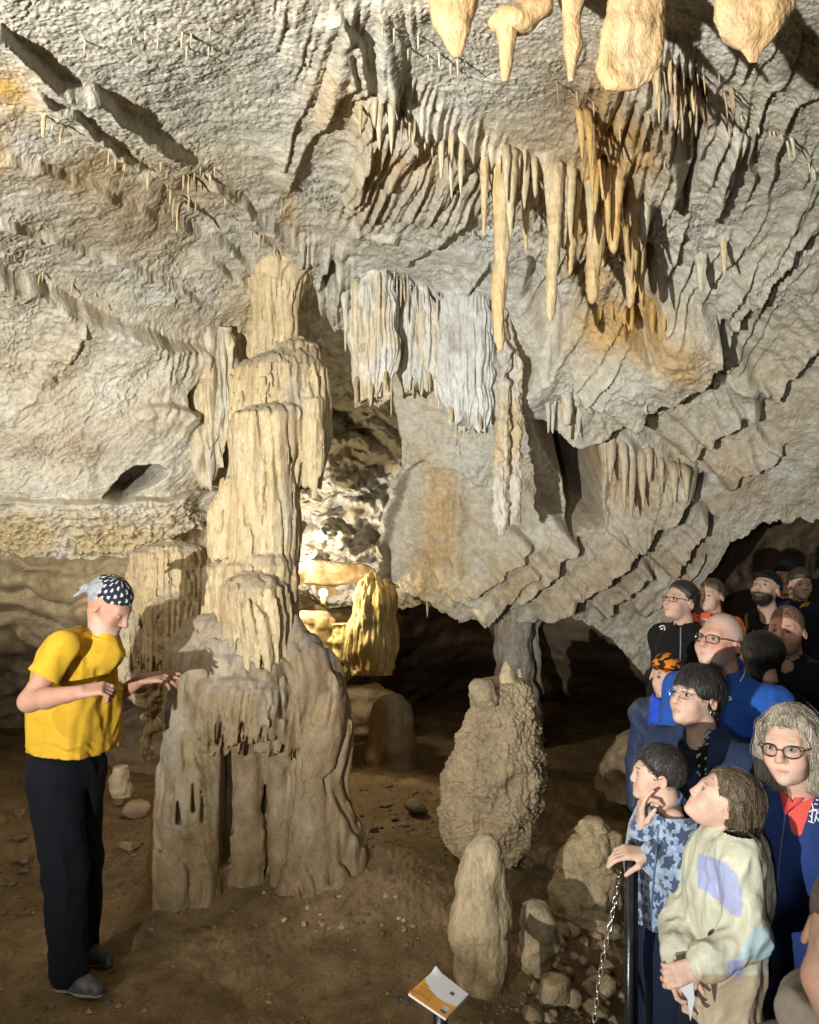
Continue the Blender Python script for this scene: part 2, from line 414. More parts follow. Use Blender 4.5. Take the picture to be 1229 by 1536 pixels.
# ---- wall under the curtains
step([(600,700),(640,682),(690,700),(735,722)], .07, 6, 60, raised=-1)
flutes([(610,690),(700,700),(690,890),(620,890)], 24, .035, .0, 14, seed=17)
step([(560,905),(575,850),(580,800),(605,735),(612,690)], .12, 7, 70, raised=-1)
step([(735,930),(770,860),(800,830)], .05, 5, 50, raised=-1)
hole([(790,600),(815,602),(850,640),(885,632),(893,700),(893,778),(856,784),(842,700),(810,650)], 1.0, 6)
ALC = [(432,905),(432,760),(440,700),(468,640),(498,608),(535,600),(590,628),(606,650),(604,720),(580,790),(566,850),(560,905)]
# popcorn lip on the left
I, m = pmask([(-400,760),(0,756),(150,752),(265,745),(300,790),(240,835),(0,835),(-400,850)], 14)
DSP[I] += m*(.06*billow(PX[I]/16., PY[I]/14., 0*PX[I]+1, 3, .6) + .02)

BASE = CEIL(PX, PY)
Pg = np.stack([(PX-CX)/F*BASE, BASE, CAMZ+(CY-PY)/F*BASE], -1)
N = grid_normals(Pg)
DSP *= np.clip(BASE/4.7, .25, 1.3)*1.08
toc = np.array([0, 0, CAMZ])-Pg
N *= np.sign((N*toc).sum(-1, keepdims=True))
x, y, z = Pg[..., 0], Pg[..., 1], Pg[..., 2]
wr = .05*perlin(x*6, y*6, z*6)
# leaning crumple: the fine drips and wrinkles of the rock, in metres
NS = np.clip((BASE/4.3)**1.5, .16, 1)
DSP += NS*.032*fbm(x*1.7, y*1.7, z*1.7, 2)
DSP += NS*.018*fbm(x*6+3, y*6, z*6, 2)
DSP += NS*.016*(billow((x+.35*z)*13+wr*12, y*13, z*5, 2, .5)-.25)*(.5+.8*np.clip(fbm(x*2.2+9, y*2.2, z*2.2, 1)+.3, 0, 1))
DSP += NS*.0085*(billow(x*34+wr*30, y*34, z*22, 2, .5)-.25)
tq = fbm(x*4.2+2, y*4.2, z*3.0, 3, .55)*4.0+.5*(x+.6*z)*3; tf = tq-np.floor(tq)
DSP += NS*.017*(tf**3-.25)*np.clip(.35+1.2*fbm(x*1.9+5, y*1.9, z*1.9, 1), 0, 1.2)      # scale edges
DSP += .0035*perlin(x*90, y*90, z*60)
# scattered hanging drips on the slabs
flatc = np.clip(fbm(x*1.3+31, y*1.3, z*1.3, 1), -1, 1)
Pg = Pg + N*DSP[..., None]
# close under the lip
lip = Pg[-1]; extra = []
for k in range(1, 11):
    f = k/10.; e = lip.copy(); e[:, 1] += .9*f**1.3; e[:, 2] += .05*math.sin(f*3) + .25*f*f
    extra.append(e)
full = np.concatenate([Pg, np.stack(extra)], 0)

# ---- colour of the rock, with a little shade painted in
def blend(c, a, k): return c*(1-a[..., None]) + k*a[..., None]
def cave_color(px, py, x, y, z):
    c = np.broadcast_to(GREY, x.shape+(3,)).copy()
    n1 = fbm(x*1.1, y*1.1, z*1.1, 3); n2 = fbm(x*3.1+7, y*3.1, z*3.1, 3); n3 = fbm(x*9+7, y*9, z*9, 2)
    c = blend(c, np.clip(.25+.55*n1+.25*n2, 0, 1)*.55, TAN)
    c = blend(c, sstep(.2, .8, n2+.3*n3)*.25, BROWN)
    c = blend(c, sstep(.25, .8, -n2+.3*n3)*.5, WHITE)
    for (bx, by, rx, ry, k, a) in AREAS:
        g = np.exp(-((px-bx)/rx)**2-((py-by)/ry)**2)
        c = blend(c, np.clip(a*g*(1+.8*n2+.5*n3), 0, 1), k)
    return c
AREAS = [(500,130,45,50,ORANGE,.6),(435,300,15,40,ORANGE,.4),(10,120,45,50,ORANGE,.8),(0,220,40,60,ORANGE,.4),(190,260,140,50,TAN,.9),(150,330,160,60,BROWN,.35),
 (620,200,70,60,ORANGE,.35),(560,250,40,60,TAN,.6),(800,280,70,70,TAN,.7),(905,230,35,130,ORANGE,.85),(905,330,50,110,ORANGE,.8),(960,210,50,50,ORANGE,.7),
 (870,170,60,80,BROWN,.55),(1010,150,60,80,BROWN,.6),(930,460,50,30,ORANGE,.9),(1005,485,40,40,ORANGE,.9),(1150,560,80,60,TAN,.5),
 (400,480,60,60,TAN,.8),(40,800,300,40,TAN,.95),(150,800,200,30,CREAM,.5),(60,640,160,35,BROWN,.35),(330,600,50,90,CREAM,.6),
 (655,790,35,110,ORANGE,.55),(640,850,30,60,ORANGE,.3),(600,800,30,80,BROWN,.4),(750,860,200,60,TAN,.5),(900,850,160,70,BROWN,.45),(1000,830,120,90,BROWN,.45),  # narrow brown blob by the alcove paints the column's cast shadow
 (910,690,60,50,ORANGE,.35),(1070,690,60,40,ORANGE,.35),(1150,740,120,60,BROWN,.35),(520,760,70,110,WHITE,.9),(730,350,60,60,WHITE,.6),(600,480,120,80,WHITE,.7),
 (1100,400,120,120,GREY,.5),(700,450,70,40,WHITE,.5),(300,120,150,90,GREY,.7),(640,920,140,22,DARK,.35),(1210,60,60,120,DARK,.6),(850,920,160,20,DARK,.25)]  # dark blobs: top-right corner's shade painted in, and a darker lip
ccol = cave_color(PX, PY, Pg[..., 0], Pg[..., 1], Pg[..., 2])
# creases tinted a darker tan
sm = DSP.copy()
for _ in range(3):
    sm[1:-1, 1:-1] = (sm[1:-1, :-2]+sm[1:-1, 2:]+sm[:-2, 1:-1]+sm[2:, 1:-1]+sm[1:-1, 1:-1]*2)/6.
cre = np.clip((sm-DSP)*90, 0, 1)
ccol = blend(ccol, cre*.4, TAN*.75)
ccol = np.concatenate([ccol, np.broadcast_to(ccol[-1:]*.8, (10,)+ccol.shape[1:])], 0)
I, m = pmask(ALC, 3); am = np.zeros(PX.shape, bool); am[I] = m > .5
am = np.concatenate([am, np.broadcast_to(am[-1:], (10, am.shape[1]))], 0).ravel()
cf = grid_faces(full.shape[0], full.shape[1])[:, ::-1]; cf = cf[~am[cf].all(1)]
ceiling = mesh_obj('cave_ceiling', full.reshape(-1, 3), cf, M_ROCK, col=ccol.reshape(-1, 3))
tag(ceiling, 'sloping grey limestone cave ceiling with tan and orange stains', kind='structure')
def ceil_Y(px, py):
    """distance of the finished ceiling along that direction"""
    j = np.argmin(np.abs(_xs-px)); i = np.argmin(np.abs(PY[:, j]-py)); return float(Pg[i, j, 1])

# ================================================================ far walls below the ceiling's lip
WALL = tps([(-900,850,4.6),(-900,1250,5.4),(0,800,5.2),(130,860,5.25),(0,890,5.2),(130,930,5.3),(0,960,6.0),(130,980,6.1),(200,1000,5.9),(0,1200,6.3),(200,1200,6.3),(300,900,5.75),(300,780,5.7),
 (390,1000,7.0),(450,900,7.3),(500,950,7.25),(560,850,7.4),(640,850,7.6),(620,920,7.7),(600,1010,8.4),(700,950,8.3),(700,1030,9.6),(800,950,7.9),(800,1030,8.6),(850,960,7.4),
 (900,1030,8.6),(950,1080,9.2),(990,1000,7.4),(1010,900,7.0),(1100,780,7.6),(1229,780,7.8),(1229,900,8.4),(1150,1000,8.6),(1229,1150,9),(2400,850,6.5),(2400,1200,7),(500,1250,8.5),(800,1250,10)])
wxs = axis(-20, 1250, -1500, 2600, 4.0); wys = np.arange(720, 1262, 4.0)
QX, QY = np.meshgrid(wxs, wys)
B2 = WALL(QX, QY)
Wg = np.stack([(QX-CX)/F*B2, B2, CAMZ+(CY-QY)/F*B2], -1)
x, y, z = Wg[..., 0], Wg[..., 1], Wg[..., 2]
d2 = .16*fbm(x*1.1, y*1.1, z*1.6, 3) + .05*fbm(x*5, y*5, z*7, 2) + .02*billow(x*14, y*14, z*10, 2)
strat = z*5.2+1.2*fbm(x*1.1, y*1.1, z*.8, 3)+.25*perlin(x*6, y*6, z*6); fr = strat-np.floor(strat); kk = np.floor(strat)
blk = perlin(x*3.3+kk*7.3, y*3.3, kk*3.1)+.4*perlin(x*9+kk*3.3, y*9, kk*5.1)
lm = sstep(270, 170, QX)
d2 = d2 + lm*(.10*sstep(.0, .18, fr)*sstep(1., .8, fr)*(.6+.8*blk) + .07*blk)
Wg[..., 1] -= d2*1.0
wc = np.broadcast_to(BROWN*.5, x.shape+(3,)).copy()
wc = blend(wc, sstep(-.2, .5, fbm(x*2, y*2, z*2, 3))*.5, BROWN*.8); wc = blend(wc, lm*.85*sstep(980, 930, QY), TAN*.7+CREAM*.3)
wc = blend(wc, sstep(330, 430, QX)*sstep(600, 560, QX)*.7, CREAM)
wf = grid_faces(*QX.shape)[:, ::-1]; wm = ((QX > 395) & (QX < 625) & (QY < 880)).ravel(); wf = wf[~wm[wf].all(1)]
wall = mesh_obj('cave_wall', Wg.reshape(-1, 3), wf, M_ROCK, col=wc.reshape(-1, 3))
tag(wall, 'brown bedded rock wall of the far chamber', kind='structure')

# ================================================================ the lit alcove seen through the gap: broken pale rock
ax_, ay_ = np.arange(380, 660, 1.8), np.arange(540, 915, 1.8)
AX, AY = np.meshgrid(ax_, ay_)
AB = 7.15-.55*sstep(760, 560, AY)+.25*sstep(520, 440, AX)*0-.35*sstep(560, 640, AX)+.12*np.sin((AY-600)/46.)
Ag = np.stack([(AX-CX)/F*AB, AB, CAMZ+(CY-AY)/F*AB], -1); x, y, z = Ag[..., 0], Ag[..., 1], Ag[..., 2]
q1 = fbm(x*2.4+3, y*2.4, z*4.0+.5*x, 2); tq = q1*3.2; tr_ = np.floor(tq)+sstep(.55, 1., tq-np.floor(tq))      # broken steps
Ag[..., 1] -= .16*tr_/1.6+.10*fbm(x*6, y*6, z*8, 3, .6)+.05*billow(x*16, y*16, z*20, 2)
Ag[..., 2] += .05*fbm(x*5+9, y*5, z*5, 2)
ac = np.broadcast_to(WHITE, Ag.shape).copy(); nA = fbm(x*5+1, y*5, z*5, 3); ac = blend(ac, np.clip(.2+.9*nA, 0, 1)*.7, CREAM); ac = blend(ac, sstep(.1, .6, fbm(x*3+5, y*3, z*3, 2))*.5, BROWN*1.1)
alc = mesh_obj('cave_alcove', Ag.reshape(-1, 3), grid_faces(*AX.shape)[:, ::-1], M_ROCK, col=ac.reshape(-1, 3)); tag(alc, 'broken pale rock of the lit alcove behind the column', kind='structure')

# ================================================================ the rest of the chamber, behind the visitors
th = np.linspace(0, 2*np.pi, 161)[:-1]; ph = np.linspace(-.5*np.pi, .5*np.pi, 61)
TH, PH = np.meshgrid(th, ph)
dx, dy, dz = np.cos(PH)*np.cos(TH), np.cos(PH)*np.sin(TH), np.sin(PH)
Sx, Sy, Sz = dx*7.2, 2.5+dy*9.5, 1.4+dz*3.3
nn = .45*fbm(dx*4, dy*4, dz*4, 3)
Sx += dx*nn; Sy += dy*nn; Sz += dz*nn
shc = np.broadcast_to(TAN*.8, Sx.shape+(3,)).copy(); shc = blend(shc, sstep(-.3, .5, nn)*.6, GREY*.8)
shell = mesh_obj('cave_shell', np.stack([Sx, Sy, Sz], -1).reshape(-1, 3), grid_faces(*Sx.shape, wrap=True), M_ROCK, col=shc.reshape(-1, 3))
tag(shell, 'outer rock of the chamber behind the visitors', kind='structure')

# ================================================================ ground
def floor_base(X, Y):
    zz = np.zeros_like(X)
    zz = zz - .22*sstep(.35, 1.15, X-.08*(Y-3))*sstep(7.5, 5.5, Y)          # visitors' path lies lower
    zz = zz - .06*sstep(.2, -.6, X)*sstep(3.2, 2.0, Y)
    zz = zz + .16*np.exp(-((X+.62)/.75)**2-((Y-4.45)/.6)**2)               # clay apron round the column
    zz = zz + .14*np.exp(-((X+.05)/.35)**2-((Y-4.15)/.45)**2)
    zz = zz + .30*sstep(-1.9, -2.9, X)*sstep(3.5, 5.0, Y)
    zz = zz - .05*sstep(6, 9, Y)
    return zz
def floor_z(X, Y):
    X = np.asarray(X, float); Y = np.asarray(Y, float)
    return floor_base(X, Y) + .05*fbm(X*.9, Y*.9, 0*X+.3, 2)
fy = np.concatenate([np.linspace(-7.5, 1.2, 40)[:-1], 1.2*(10.5/1.2)**np.linspace(0, 1, 420), [11, 12, 13.]])
fu = axis(-.54, .56, -6, 6, .0022, 1.06)
FU, FY = np.meshgrid(fu, fy)
FX = FU*np.maximum(FY, 1.6)
Z = floor_z(FX, FY)
near = sstep(10, 5, FY)
Z += (.022*fbm(FX*2.3, FY*2.3, 0*FX+2, 3) + .006*fbm(FX*9, FY*9, 0*FX+4, 2) + .0022*perlin(FX*38, FY*38, 0*FX))
rub = sstep(.1, .6, fbm(FX*1.7+4, FY*1.7, 0*FX+8, 2)+.9*np.exp(-((FX+.05)/.5)**2-((FY-4.1)/.35)**2)+.7*sstep(.5, .9, FX)*sstep(1.5, 1.0, FX))
Z += rub*.018*billow(FX*26, FY*26, 0*FX+5, 2)
# shallow rut that crosses the floor
fc = np.broadcast_to(MUD, FX.shape+(3,)).copy()
n1 = fbm(FX*1.2, FY*1.2, 0*FX, 3); n2 = fbm(FX*6, FY*6, 0*FX+3, 3)
fc = blend(fc, sstep(-.3, .6, n1+.4*n2)*.6, np.array([.215, .152, .078]))
fc = blend(fc, sstep(.1, .7, n2)*.5, np.array([.10, .062, .032]))
fc = blend(fc, sstep(.45, .9, rub)*.4, np.array([.27, .19, .11]))
floor = mesh_obj('ground', np.stack([FX, FY, Z], -1).reshape(-1, 3), grid_faces(*FX.shape), M_DIRT, col=fc.reshape(-1, 3))
tag(floor, 'brown trodden clay floor of the cave', kind='structure')
def ground_at(px, py):
    """photo pixel on the floor -> world point"""
    d = np.array([(px-CX)/F, 1, (CY-py)/F]); Y = 4.0
    for _ in range(30):
        zf = float(floor_z(d[0]*Y, Y)); Y = .5*Y + .5*(zf-CAMZ)/d[2]
    return np.array([d[0]*Y, Y, float(floor_z(d[0]*Y, Y))])
print('cave', round(time.time()-T0, 1), PX.shape, FX.shape)
# ================================================================ smooth implicit surfaces
def smin(a, b, k):
    h = np.clip(.5+.5*(b-a)/k, 0, 1); return b+(a-b)*h-k*h*(1-h)
def rc(p, a, b, ra, rb):
    a = np.asarray(a, np.float32); ab = np.asarray(b, np.float32)-a; l2 = float(ab @ ab)+1e-12
    t = np.clip(((p-a) @ ab)/l2, 0, 1); q = p-a-t[:, None]*ab
    return np.sqrt((q*q).sum(1))-(ra+(rb-ra)*t)
def el(p, c, r, R=None):
    q = p-np.asarray(c, np.float32)
    if R is not None: q = q @ np.asarray(R, np.float32)
    r = np.asarray(r, np.float32); u = q/r; k0 = np.sqrt((u*u).sum(1)); v = u/r; k1 = np.sqrt((v*v).sum(1))+1e-9
    return k0*(k0-1)/k1
def rotz(a): c, s = math.cos(a), math.sin(a); return np.array([[c, -s, 0], [s, c, 0], [0, 0, 1.]])
def rotx(a): c, s = math.cos(a), math.sin(a); return np.array([[1, 0, 0], [0, c, -s], [0, s, c.real]])
def roty(a): c, s = math.cos(a), math.sin(a); return np.array([[c, 0, s], [0, 1, 0], [-s, 0, c]])
def head_rot(yaw, pitch, roll=0):
    r = math.radians; return rotz(r(yaw)) @ rotx(-r(pitch)) @ roty(r(roll))

def surface(fn, lo, hi, h):
    """surface nets on an implicit function -> V, quads"""
    lo = np.asarray(lo, float); n = np.maximum((np.ceil((np.asarray(hi, float)-lo)/h/4)*4).astype(int), 8)
    cg = [lo[a]+h*(np.arange(n[a]//4)*4+1.5) for a in range(3)]
    C = np.stack(np.meshgrid(*cg, indexing='ij'), -1).reshape(-1, 3).astype(np.float32)
    dc = fn(C).reshape(n//4)
    near = np.abs(dc) < h*4*1.7
    rep = lambda a: np.repeat(np.repeat(np.repeat(a, 4, 0), 4, 1), 4, 2)
    D = rep(dc).astype(np.float32); m = rep(near)
    ii = np.nonzero(m); pts = (np.stack(ii, 1)*h+lo).astype(np.float32)
    D[ii] = fn(pts)
    S = D < 0
    c = [(a, b, e) for a in (0, 1) for b in (0, 1) for e in (0, 1)]
    sl = lambda a, b, e: (slice(a, n[0]-1+a), slice(b, n[1]-1+b), slice(e, n[2]-1+e))
    cnt = sum(S[sl(*q)].astype(np.int8) for q in c)
    act = (cnt > 0) & (cnt < 8)
    A = np.stack(np.nonzero(act), 1)
    if len(A) == 0: return np.zeros((0, 3)), np.zeros((0, 4), int)
    vals = np.stack([D[A[:, 0]+q[0], A[:, 1]+q[1], A[:, 2]+q[2]] for q in c], 1)
    acc = np.zeros((len(A), 3)); num = np.zeros(len(A))
    for i in range(8):
        for j in range(i+1, 8):
            if sum(abs(c[i][t]-c[j][t]) for t in range(3)) != 1: continue
            x = (vals[:, i] < 0) != (vals[:, j] < 0)
            t = np.where(x, vals[:, i]/(vals[:, i]-vals[:, j]+1e-12), 0)
            pp = np.array(c[i])+t[:, None]*(np.array(c[j])-np.array(c[i]))
            acc += np.where(x[:, None], pp, 0); num += x
    V = lo+h*(A+acc/num[:, None])
    idx = np.full(act.shape, -1, np.int32); idx[tuple(A.T)] = np.arange(len(A))
    Q = []
    for ax in range(3):
        o1, o2 = [a for a in range(3) if a != ax]
        a0 = [slice(1, n[t]-1) for t in range(3)]; a0[ax] = slice(0, n[ax]-1)
        a1 = list(a0); a1[ax] = slice(1, n[ax])
        ch = np.nonzero(S[tuple(a0)] != S[tuple(a1)])
        base = np.stack(ch, 1); off = np.ones(3, int); off[ax] = 0; base = base+off
        inside = S[tuple(base.T)]
        def cell(d1, d2):
            b = base.copy(); b[:, o1] -= d1; b[:, o2] -= d2; return idx[tuple(b.T)]
        q = np.stack([cell(1, 1), cell(0, 1), cell(0, 0), cell(1, 0)], 1)
        flip = inside if ax != 1 else ~inside
        q = np.where(flip[:, None], q, q[:, ::-1])
        Q.append(q[(q >= 0).all(1)])
    return V, np.concatenate(Q)
# ================================================================ dripstone
def interp_rows(rows, n):
    r = np.array(rows, float); k = np.linspace(r[0, 0], r[-1, 0], n)
    # smooth (Catmull-like) interpolation by repeated averaging of the linear one
    out = [k]
    for c in range(1, r.shape[1]):
        v = np.interp(k, r[:, 0], r[:, c])
        out.append(v)
    return np.stack(out, 1)
def flow_mesh(rows, Y, b=None, n=120, nt=96, flute=(.05, .02), fstretch=9, lump=(.2, .03), fine=(.03, .004), ledge=None, power=2.2,
              color=CREAM, color2=TAN, dust=.6, stain=None, close_top=True, close_bot=True, seed=0, rag=None, pit=0):
    """rows: (py, xl, xr) photo outline at distance Y (taken from where it stands); b: half depth in metres or ratio
    flute=(width, height), lump, fine: relief in metres; ledge=(spacing, height): overhanging tiers"""
    R = interp_rows([r[:3] for r in rows], n); Yr = np.interp(R[:, 0], [r[0] for r in rows], [r[3] if len(r) > 3 else Y for r in rows])
    xc = ((R[:, 1]+R[:, 2])/2-CX)/F*Yr; a = np.abs(R[:, 2]-R[:, 1])/2/F*Yr; z = CAMZ+(CY-R[:, 0])/F*Yr
    bb = a*(b if b else .85)
    th = np.linspace(0, 2*np.pi, nt, endpoint=False)
    ct, st = np.cos(th), np.sin(th); e = 2/power
    ux = np.sign(ct)*np.abs(ct)**e; uy = np.sign(st)*np.abs(st)**e
    X = xc[:, None]+a[:, None]*ux; Yy = Yr[:, None]+bb[:, None]*uy; Zz = np.repeat(z[:, None], nt, 1)
    nx = ux/np.maximum(a[:, None], .01); ny = uy/np.maximum(bb[:, None], .01); l = np.hypot(nx, ny)+1e-9; nx /= l; ny /= l
    s = seed*3.7
    thin = np.clip(a/.05, .15, 1)[:, None]
    d = lump[1]*fbm(X/lump[0]+s, Yy/lump[0], Zz/lump[0], 2)
    if flute[1]:
        wv = .22*perlin(X/.25+s, Yy/.25, Zz/.35)
        d = d+flute[1]*(1.25*np.sqrt(billow(X/flute[0]+wv+s, Yy/flute[0]+wv, Zz/(flute[0]*fstretch), 2, .5)+.02)-.6)
    if ledge:
        q = Zz/ledge[0]+.9*perlin(X/.35+s, Yy/.35, Zz/.6); fr = q-np.floor(q)
        d = d+ledge[1]*np.where(fr < .85, (1-fr/.85)**.7, 0)*0+ledge[1]*(np.where(fr < .2, fr/.2, (1-fr)/.8))
    d = d+fine[1]*(billow(X/fine[0]+s, Yy/fine[0], Zz/fine[0]*.7, 2)-.25)
    if rag:
        tt = np.linspace(0, 1, n)[:, None]; tip = np.clip(1-2.6*np.abs(perlin(X/rag[1]+s, Yy/rag[1], 0*Zz+s)), -.4, 1)
        Zz = Zz-rag[0]*sstep(.45, 1, tt)*tip
    if pit: d = d-pit*np.clip(.28-billow(X/.028+s, Yy/.028, Zz/.028, 1), 0, 1)*3
    d = d*thin
    X = X+d*nx; Yy = Yy+d*ny
    Zz = Zz+.35*lump[1]*fbm(X/lump[0]+5+s, Yy/lump[0], Zz/lump[0], 2)*thin
    G = np.stack([X, Yy, Zz], -1)
    nrm = grid_normals(np.concatenate([G[:, -1:], G, G[:, :1]], 1))[:, 1:-1]
    nz = np.abs(nrm[..., 2])*np.sign(np.gradient(a)/(np.gradient(z)+1e-9)*-1)[:, None]
    c = np.broadcast_to(color, X.shape+(3,)).copy()
    n2 = fbm(X*5+s, Yy*5, Zz*2.2, 3)
    c = blend(c, np.clip(.4+.8*n2, 0, 1), color2)
    c = blend(c, sstep(.15, .75, fbm(X*9+s, Yy*9, Zz*1.2, 2))*.35, BROWN)
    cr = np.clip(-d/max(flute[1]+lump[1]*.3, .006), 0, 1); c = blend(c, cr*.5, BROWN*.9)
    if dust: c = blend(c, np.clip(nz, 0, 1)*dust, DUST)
    if stain is not None:            # (z0, z1, colour): clay splashed up from the floor
        c = blend(c, sstep(stain[1], stain[0], Zz+.12*n2)*.85, stain[2])
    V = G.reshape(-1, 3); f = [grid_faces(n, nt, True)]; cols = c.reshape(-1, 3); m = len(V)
    add = []
    j = np.arange(nt); j2 = (j+1) % nt
    if close_top:
        add.append(G[0].mean(0)+[0, 0, .1*a[0]]); f.append(np.stack([np.full(nt, m+len(add)-1), j2, j], 1)); cols = np.concatenate([cols, c[0, :1]])
    if close_bot:
        add.append(G[-1].mean(0)-[0, 0, .1*a[-1]]); f.append(np.stack([np.full(nt, m+len(add)-1), (n-1)*nt+j, (n-1)*nt+j2], 1)); cols = np.concatenate([cols, c[-1, :1]])
    if add: V = np.concatenate([V, np.array(add)])
    return V, f, cols
def flow(name, rows, Y, parent=None, mat=None, **kw):
    V, f, c = flow_mesh(rows, Y, **kw)
    return mesh_obj(name, V, f, mat or M_FLOW, parent, col=c)
def base_empty(name, px, py, Y): return empty(name, tuple(P(px, py, Y)))

def stal_mesh(px, py0, py1, wpx, Y, px1=None, color=CREAM, color2=TAN, seed=0, n=None, nt=14, blunt=.25, rings=.05, power=.75):
    px1 = px if px1 is None else px1
    p0 = P(px, py0, Y); p1 = P(px1, py1, Y); L = p0[2]-p1[2]; r0 = wpx/2/F*Y
    n = n or int(np.clip(L/.012, 8, 46)); t = np.linspace(0, 1, n)
    r = r0*(blunt+(1-blunt)*(1-t)**power)*np.where(t > .93, np.sqrt(np.clip(1-((t-.93)/.07)**2, .02, 1)), 1)
    r *= 1-.35*np.exp(-t*L/.02)
    th = np.linspace(0, 2*np.pi, nt, endpoint=False)
    cx = p0[0]+(p1[0]-p0[0])*t; zz = p0[2]+.03+(p1[2]-p0[2]-.03)*t
    s = seed*1.37
    Yc = (Y+.13*min(1., L/.22)*np.exp(-t*L/.04))[:, None]        # the root bends back into the roof
    X = cx[:, None]+r[:, None]*np.cos(th); Yy = Yc+r[:, None]*np.sin(th); Z = np.repeat(zz[:, None], nt, 1)
    d = (.35*fbm(X*14+s, Yy*14, Z*6, 2)+.3*(billow(X*60+s, Yy*60, Z*6, 1)-.25)+rings*4*perlin(Z*30+s, 0*Z, 0*Z))*r[:, None]*.8
    X = X+d*np.cos(th); Yy = Yy+d*np.sin(th)
    X = X+.25*r0*perlin(Z*4+s, 0*Z, 0*Z)
    c = np.broadcast_to(color, X.shape+(3,)).copy()
    c = blend(c, np.clip(.45+.9*fbm(X*7+s, Yy*7, Z*2, 2), 0, 1), color2); c = blend(c, np.repeat(sstep(.7, 1, t)[:, None]*.35, nt, 1), color2*.9)
    V = np.stack([X, Yy, Z], -1).reshape(-1, 3); j = np.arange(nt); j2 = (j+1) % nt
    V = np.concatenate([V, [[cx[-1], Y, zz[-1]-r[-1]]]])
    return V, [grid_faces(n, nt, True), np.stack([np.full(nt, n*nt), (n-1)*nt+j, (n-1)*nt+j2], 1)], np.concatenate([c.reshape(-1, 3), c[-1, :1]])
def stalactite(px, py0, py1, wpx, Y=None, parent=None, **kw):
    if Y is None: Y = ceil_Y(px, py0)-.01
    V, f, c = stal_mesh(px, py0, py1, wpx, Y, **kw)
    return mesh_obj('stalactite', V, f, M_FLOW, parent, col=c)

# ---------------------------------------------------------------- the great column
col_ = empty('limestone_column', tuple(P(400, 1335, 4.4)))
tag(col_, 'tall tan fluted dripstone column joining floor and ceiling beside the man in yellow', 'column')
def blend_forms(forms, k=.045, rough_=1.0):
    """forms: (rows, Y, depth ratio, ragged length, ragged width, flute width, flute height, flute stretch)"""
    pre = []
    for (rows, Y, b, rag, rw, fl, fa, fs) in forms:
        r = np.array(rows, float); z = (CAMZ+(CY-r[:, 0])/F*Y)[::-1]; xc = (((r[:, 1]+r[:, 2])/2-CX)/F*Y)[::-1]; a = ((r[:, 2]-r[:, 1])/2/F*Y)[::-1]
        pre.append((z, xc, a, Y, b, rag, rw, fl, fa, fs))
    def f(p):
        out = None; x, y, z0 = p[:, 0], p[:, 1], p[:, 2]
        wv = .5*perlin(x/.25, y/.25, z0/.35)
        for n_, (zz, xc, a, Y, b, rag, rw, fl, fa, fs) in enumerate(pre):
            cx_ = np.float32(xc.mean()); am = np.float32(a.max())
            rough = np.sqrt(((x-cx_)**2+(y-Y)**2))-am*1.5
            near_ = (rough < .12) & (z0 > zz[0]-.3) & (z0 < zz[-1]+.15)
            d = np.maximum(np.maximum(rough, .05), np.maximum(zz[0]-.2-z0, z0-zz[-1]-.1)).astype(np.float32)
            if near_.any():
                X, Yv, Z = x[near_], y[near_], z0[near_]
                if rag:
                    tip = np.clip(1-2.6*np.abs(perlin(X/rw+n_*3.1, Yv/rw, 0*Z+n_)), -.4, 1)
                    Z = Z+rag*tip*sstep(zz[0]+.5*(zz[-1]-zz[0]), zz[0], Z)
                zc = np.clip(Z, zz[0], zz[-1]); aa = np.maximum(np.interp(zc, zz, a), .012); cc = np.interp(zc, zz, xc)
                u = (X-cc)/aa; v = (Yv-Y)/(aa*b); r_ = np.sqrt(u*u+v*v)+1e-6
                dd = (r_-1)*aa*np.minimum(1, np.sqrt((u*u+b*b*v*v))/r_)
                dz = Z-zc; dd = np.where(np.abs(dz) > 0, np.sqrt(np.maximum(dd, 0)**2+dz*dz)+np.minimum(dd, 0)*.3*0, dd)
                dd = dd-fa*(1.25*np.sqrt(billow(X/fl+wv[near_]+n_, Yv/fl+wv[near_], Z/(fl*fs), 2, .5)+.02)-.6)
                d[near_] = dd
            out = d if out is None else smin(out, d, k)
        out = out-.024*fbm(x/.20, y/.20, z0/.26, 2)-rough_*.008*fbm(x/.07, y/.07, z0/.05, 2)+rough_*.005*(billow(x/.024, y/.024, z0/.03, 1)-.25)
        return out
    zs = np.concatenate([q[0] for q in pre]); xs = np.concatenate([np.r_[q[1]-q[2], q[1]+q[2]] for q in pre]); ys = np.concatenate([np.r_[q[3]-q[2]*q[4], q[3]+q[2]*q[4]] for q in pre])
    return f, np.array([xs.min()-.1, ys.min()-.1, zs.min()-.16]), np.array([xs.max()+.1, ys.max()+.1, zs.max()+.08])
